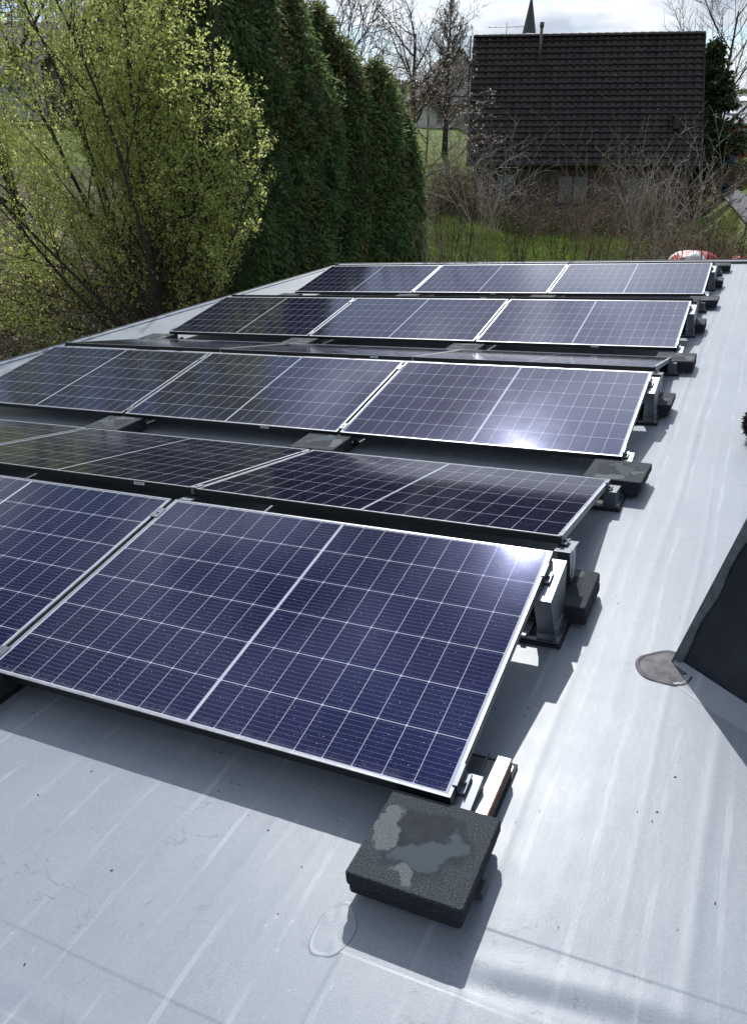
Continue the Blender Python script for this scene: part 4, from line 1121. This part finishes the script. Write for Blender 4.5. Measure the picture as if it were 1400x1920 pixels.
def church():
    p = foot_at(974, 170); top = at(996, -14, 170).z; root = empty('church', p, 'church with a slim dark slate spire rising behind the roof ridge', 'church')
    H = top-p.z; mid = at(993, 150, 170).z-p.z
    def yat(y): return at(993, y, 170).z-p.z
    w62 = 20/FOC*170*.5; slope = w62/(yat(-14)-yat(62)); rb = slope*(H-mid)
    vs = []; 
    for i in range(8):
        a = math.pi/8+i*math.pi/4; vs.append((rb*math.cos(a)/math.cos(math.pi/8), rb*math.sin(a)/math.cos(math.pi/8), mid))
    vs.append((0, 0, H)); b = MB(); b.add(vs, [(i, (i+1) % 8, 8) for i in range(8)]+[tuple(range(8))[::-1]])
    b.build('spire', simple('slate', (.045, .05, .06), .55, 0, 1, .15), root)
    b = MB(); b.box(-rb, rb, -rb, rb, 0, mid+.05); b.build('tower', WALLW, root)
    b = MB(); b.prism([(-5, 0), (5, 0), (5, mid*.35), (0, mid*.75), (-5, mid*.35)], 'x', rb+.01, rb+18); b.build('nave', WALLB, root)
church()

def simple_house(name, px, dist, wpx, y_eave, y_ridge, label, wall, roofm, yaw=0., depth=7., ridge_x=True, wins=(), balcony=False, sky=()):
    p = foot_at(px, dist); ra = Vector((A_world.col[0].x, A_world.col[0].y, 0)).normalized()
    W = wpx/FOC*dist*.96; e = at(px, y_eave, dist).z-p.z; r = at(px, y_ridge, dist).z-p.z
    root = empty(name, p, label, 'house'); root.rotation_euler = (0, 0, math.atan2(ra.y, ra.x)+yaw)
    b = MB()
    if ridge_x: b.prism([(0, -2), (depth, -2), (depth, e), (depth/2, r-.15), (0, e)], 'x', -W/2, W/2)
    else: b.prism([(-W/2, -2), (W/2, -2), (W/2, e), (0, r-.15), (-W/2, e)], 'y', 0, depth)
    b.build('wall', wall, root)
    o = .45; t = .16; b = MB()
    if ridge_x:
        k = (r-e)/(depth/2)
        b.prism([(-o, e-k*o), (depth/2, r), (depth+o, e-k*o), (depth+o, e-k*o+t), (depth/2, r+t), (-o, e-k*o+t)], 'x', -W/2-o, W/2+o)
    else:
        k = (r-e)/(W/2)
        b.prism([(-W/2-o, e-k*o), (0, r), (W/2+o, e-k*o), (W/2+o, e-k*o+t), (0, r+t), (-W/2-o, e-k*o+t)], 'y', -o, depth+o)
    b.build('roof', roofm, root)
    for (x0, x1, z0, z1) in wins:
        f = MB(); t = .07; X0_, X1_, Z0_, Z1_ = x0*W/2, x1*W/2, z0*e, z1*e
        f.box(X0_-t, X1_+t, -.05, .02, Z1_, Z1_+t); f.box(X0_-t, X1_+t, -.05, .02, Z0_-t, Z0_); f.box(X0_-t, X0_, -.05, .02, Z0_, Z1_); f.box(X1_, X1_+t, -.05, .02, Z0_, Z1_)
        f.box((X0_+X1_)/2-.04, (X0_+X1_)/2+.04, -.045, .02, Z0_, Z1_)
        fo = f.build('window', WALLW, root); g = MB(); g.box(X0_, X1_, -.02, -.005, Z0_, Z1_); g.build('pane', GLASS, fo)
    if balcony:
        b = MB(); b.box(-W/2, W/2, -1.1, -.06, e*.52, e*.56); b.build('balcony_floor', DARKW, root)
        b = MB(); b.box(-W/2, W/2, -1.1, -1.05, e*.74, e*.77)
        for i in range(18): x = -W/2+.03+i*(W-.06)/17; b.box(x-.02, x+.02, -1.09, -1.06, e*.56, e*.74)
        b.build('balcony_railing', DARKW, root)
    for (x0, x1, f0, f1) in sky:
        k = (r-e)/(depth/2); b = MB(); y0, y1 = depth/2*f0, depth/2*f1
        b.hexa([(x0, y0, e+k*y0+.2), (x1, y0, e+k*y0+.2), (x1, y1, e+k*y1+.2), (x0, y1, e+k*y1+.2), (x0, y0, e+k*y0+.3), (x1, y0, e+k*y0+.3), (x1, y1, e+k*y1+.3), (x0, y1, e+k*y1+.3)])
        b.build('skylight', M['white'], root)
    return root
RB = simple('brown_roof', (.10, .085, .078), .8, 0, 3, .2); RG = simple('grey_roof', (.26, .27, .29), .7, 0, 2, .15); RR = simple('brick_red', (.20, .055, .04), .9, 0, 3, .25)
simple_house('chalet_house', 852, 66, 100, 165, 92, 'pale house with brown gable roof and balcony left behind the tiled house', WALLW, RB, .12, 9, False, ((-.75, -.25, .60, .84), (.2, .7, .6, .84), (-.7, -.3, .1, .42), (.25, .6, .05, .42)), True)
simple_house('brick_house', 1412, 78, 120, 232, 196, 'low brick-red house with a grey roof at the right picture edge', RR, RG, .1, 8, True, ((-.6, -.35, .2, .8),), False, ((-2.2, -1.4, .4, .8),))
simple_house('grey_roofed_house', 1420, 130, 140, 200, 174, 'distant dark-roofed house above the brick-red one', WALLB, RB, -.1, 9, True, (), False, ((-3.4, -2.2, .3, .7), (-1.6, -.6, .3, .7)))
simple_house('white_house', 30, 75, 150, 95, 30, 'white house half hidden by the leafing tree at the top left', WALLW, RB, .2, 8, True, ((-.7, -.35, .4, .75), (.1, .45, .4, .75)))
simple_house('dark_roofed_house', 235, 60, 160, 90, -20, 'dark-roofed house glimpsed above the leafing tree at the top', WALLB, RB, .5, 9, False, ())

# ------------------------------------------------------------------ small garden things
def lumpy(name, px, py, dist, w, h, mats, label, cat, seed, stripes=1):
    p = at(px, py, dist); g = gz(p.x, p.y); root = empty(name, (p.x, p.y, g), label, cat)
    na, nr = 36, 12; V = []; F = []; mi = []
    top = p.z-g
    for j in range(nr+1):
        t = j/nr
        for i in range(na):
            a = 2*math.pi*i/na; q = 1+.10*math.sin(a*3+seed)+.05*math.sin(a*7+seed*2)
            r = w*q*min(1, math.sin(t*math.pi/2)**.8)+.001; z = top-(h*(1-math.cos(t*math.pi/2)))*(1+.12*math.sin(a*5+seed))-(0 if t < 1 else 0)
            V.append((r*math.cos(a), r*math.sin(a), z+.02*math.sin(a*6+t*9)*t))
    for i in range(na): a = 2*math.pi*i/na; V.append((w*1.0*math.cos(a), w*1.0*math.sin(a), 0.0))
    for j in range(nr+1):
        for i in range(na):
            F.append((j*na+i, j*na+(i+1) % na, (j+1)*na+(i+1) % na, (j+1)*na+i)); mi.append(int(i/na*stripes*1.0) % len(mats) if stripes > 1 else 0)
    fast_mesh('cover', np.array(V), np.array(F)[:, ::-1], mats, root, mi=mi, smooth=True)
    return root
CR = simple('red_cloth', (.45, .03, .035), .55, 0, 8, .2); CW = simple('white_cloth', (.62, .66, .64), .5, 0, 8, .1); CB = simple('blue_tarpaulin', (.02, .13, .42), .5, 0, 6, .3)
lumpy('red_white_cover', 1300, 470, 16.0, .45, .22, [CR, CW], 'red and white striped rounded cover just beyond the back edge of the roof', 'garden cover', 1, 7)
lumpy('red_cover', 1384, 480, 17.0, .16, .12, [CR], 'small red cover at the right picture edge beyond the roof', 'garden cover', 2)
lumpy('blue_tarpaulin', 1366, 291, 44, .36, .45, [CB], 'bundle wrapped in blue tarpaulin by the path at the right', 'tarpaulin', 3)
for px, D, hh, ww, mt, lab in ((945, 15.2, .52, .10, WALLB, 'weathered brown stump-like post on the lawn left of its middle'), (1053, 15.0, .40, .085, DARKW, 'dark stump-like post on the lawn below the grey window'), (822, 18.5, .42, .06, WALLW, 'short pale post on the lawn near the conifers')):
    f = foot_at(px, D); r = empty('garden_post', f, lab, 'post', 'short posts on the lawn'); b = MB(); b.tube([(0, 0, -.1), (0, 0, hh)], [ww, ww*.85], 9); b.build('shaft', mt, r)
    b = MB(); b.tube([(0, 0, hh+.001), (0, 0, hh+.05), (0, 0, hh+.09)], [ww*1.15, ww*1.1, ww*.4], 9); b.build('cap', mt, r)
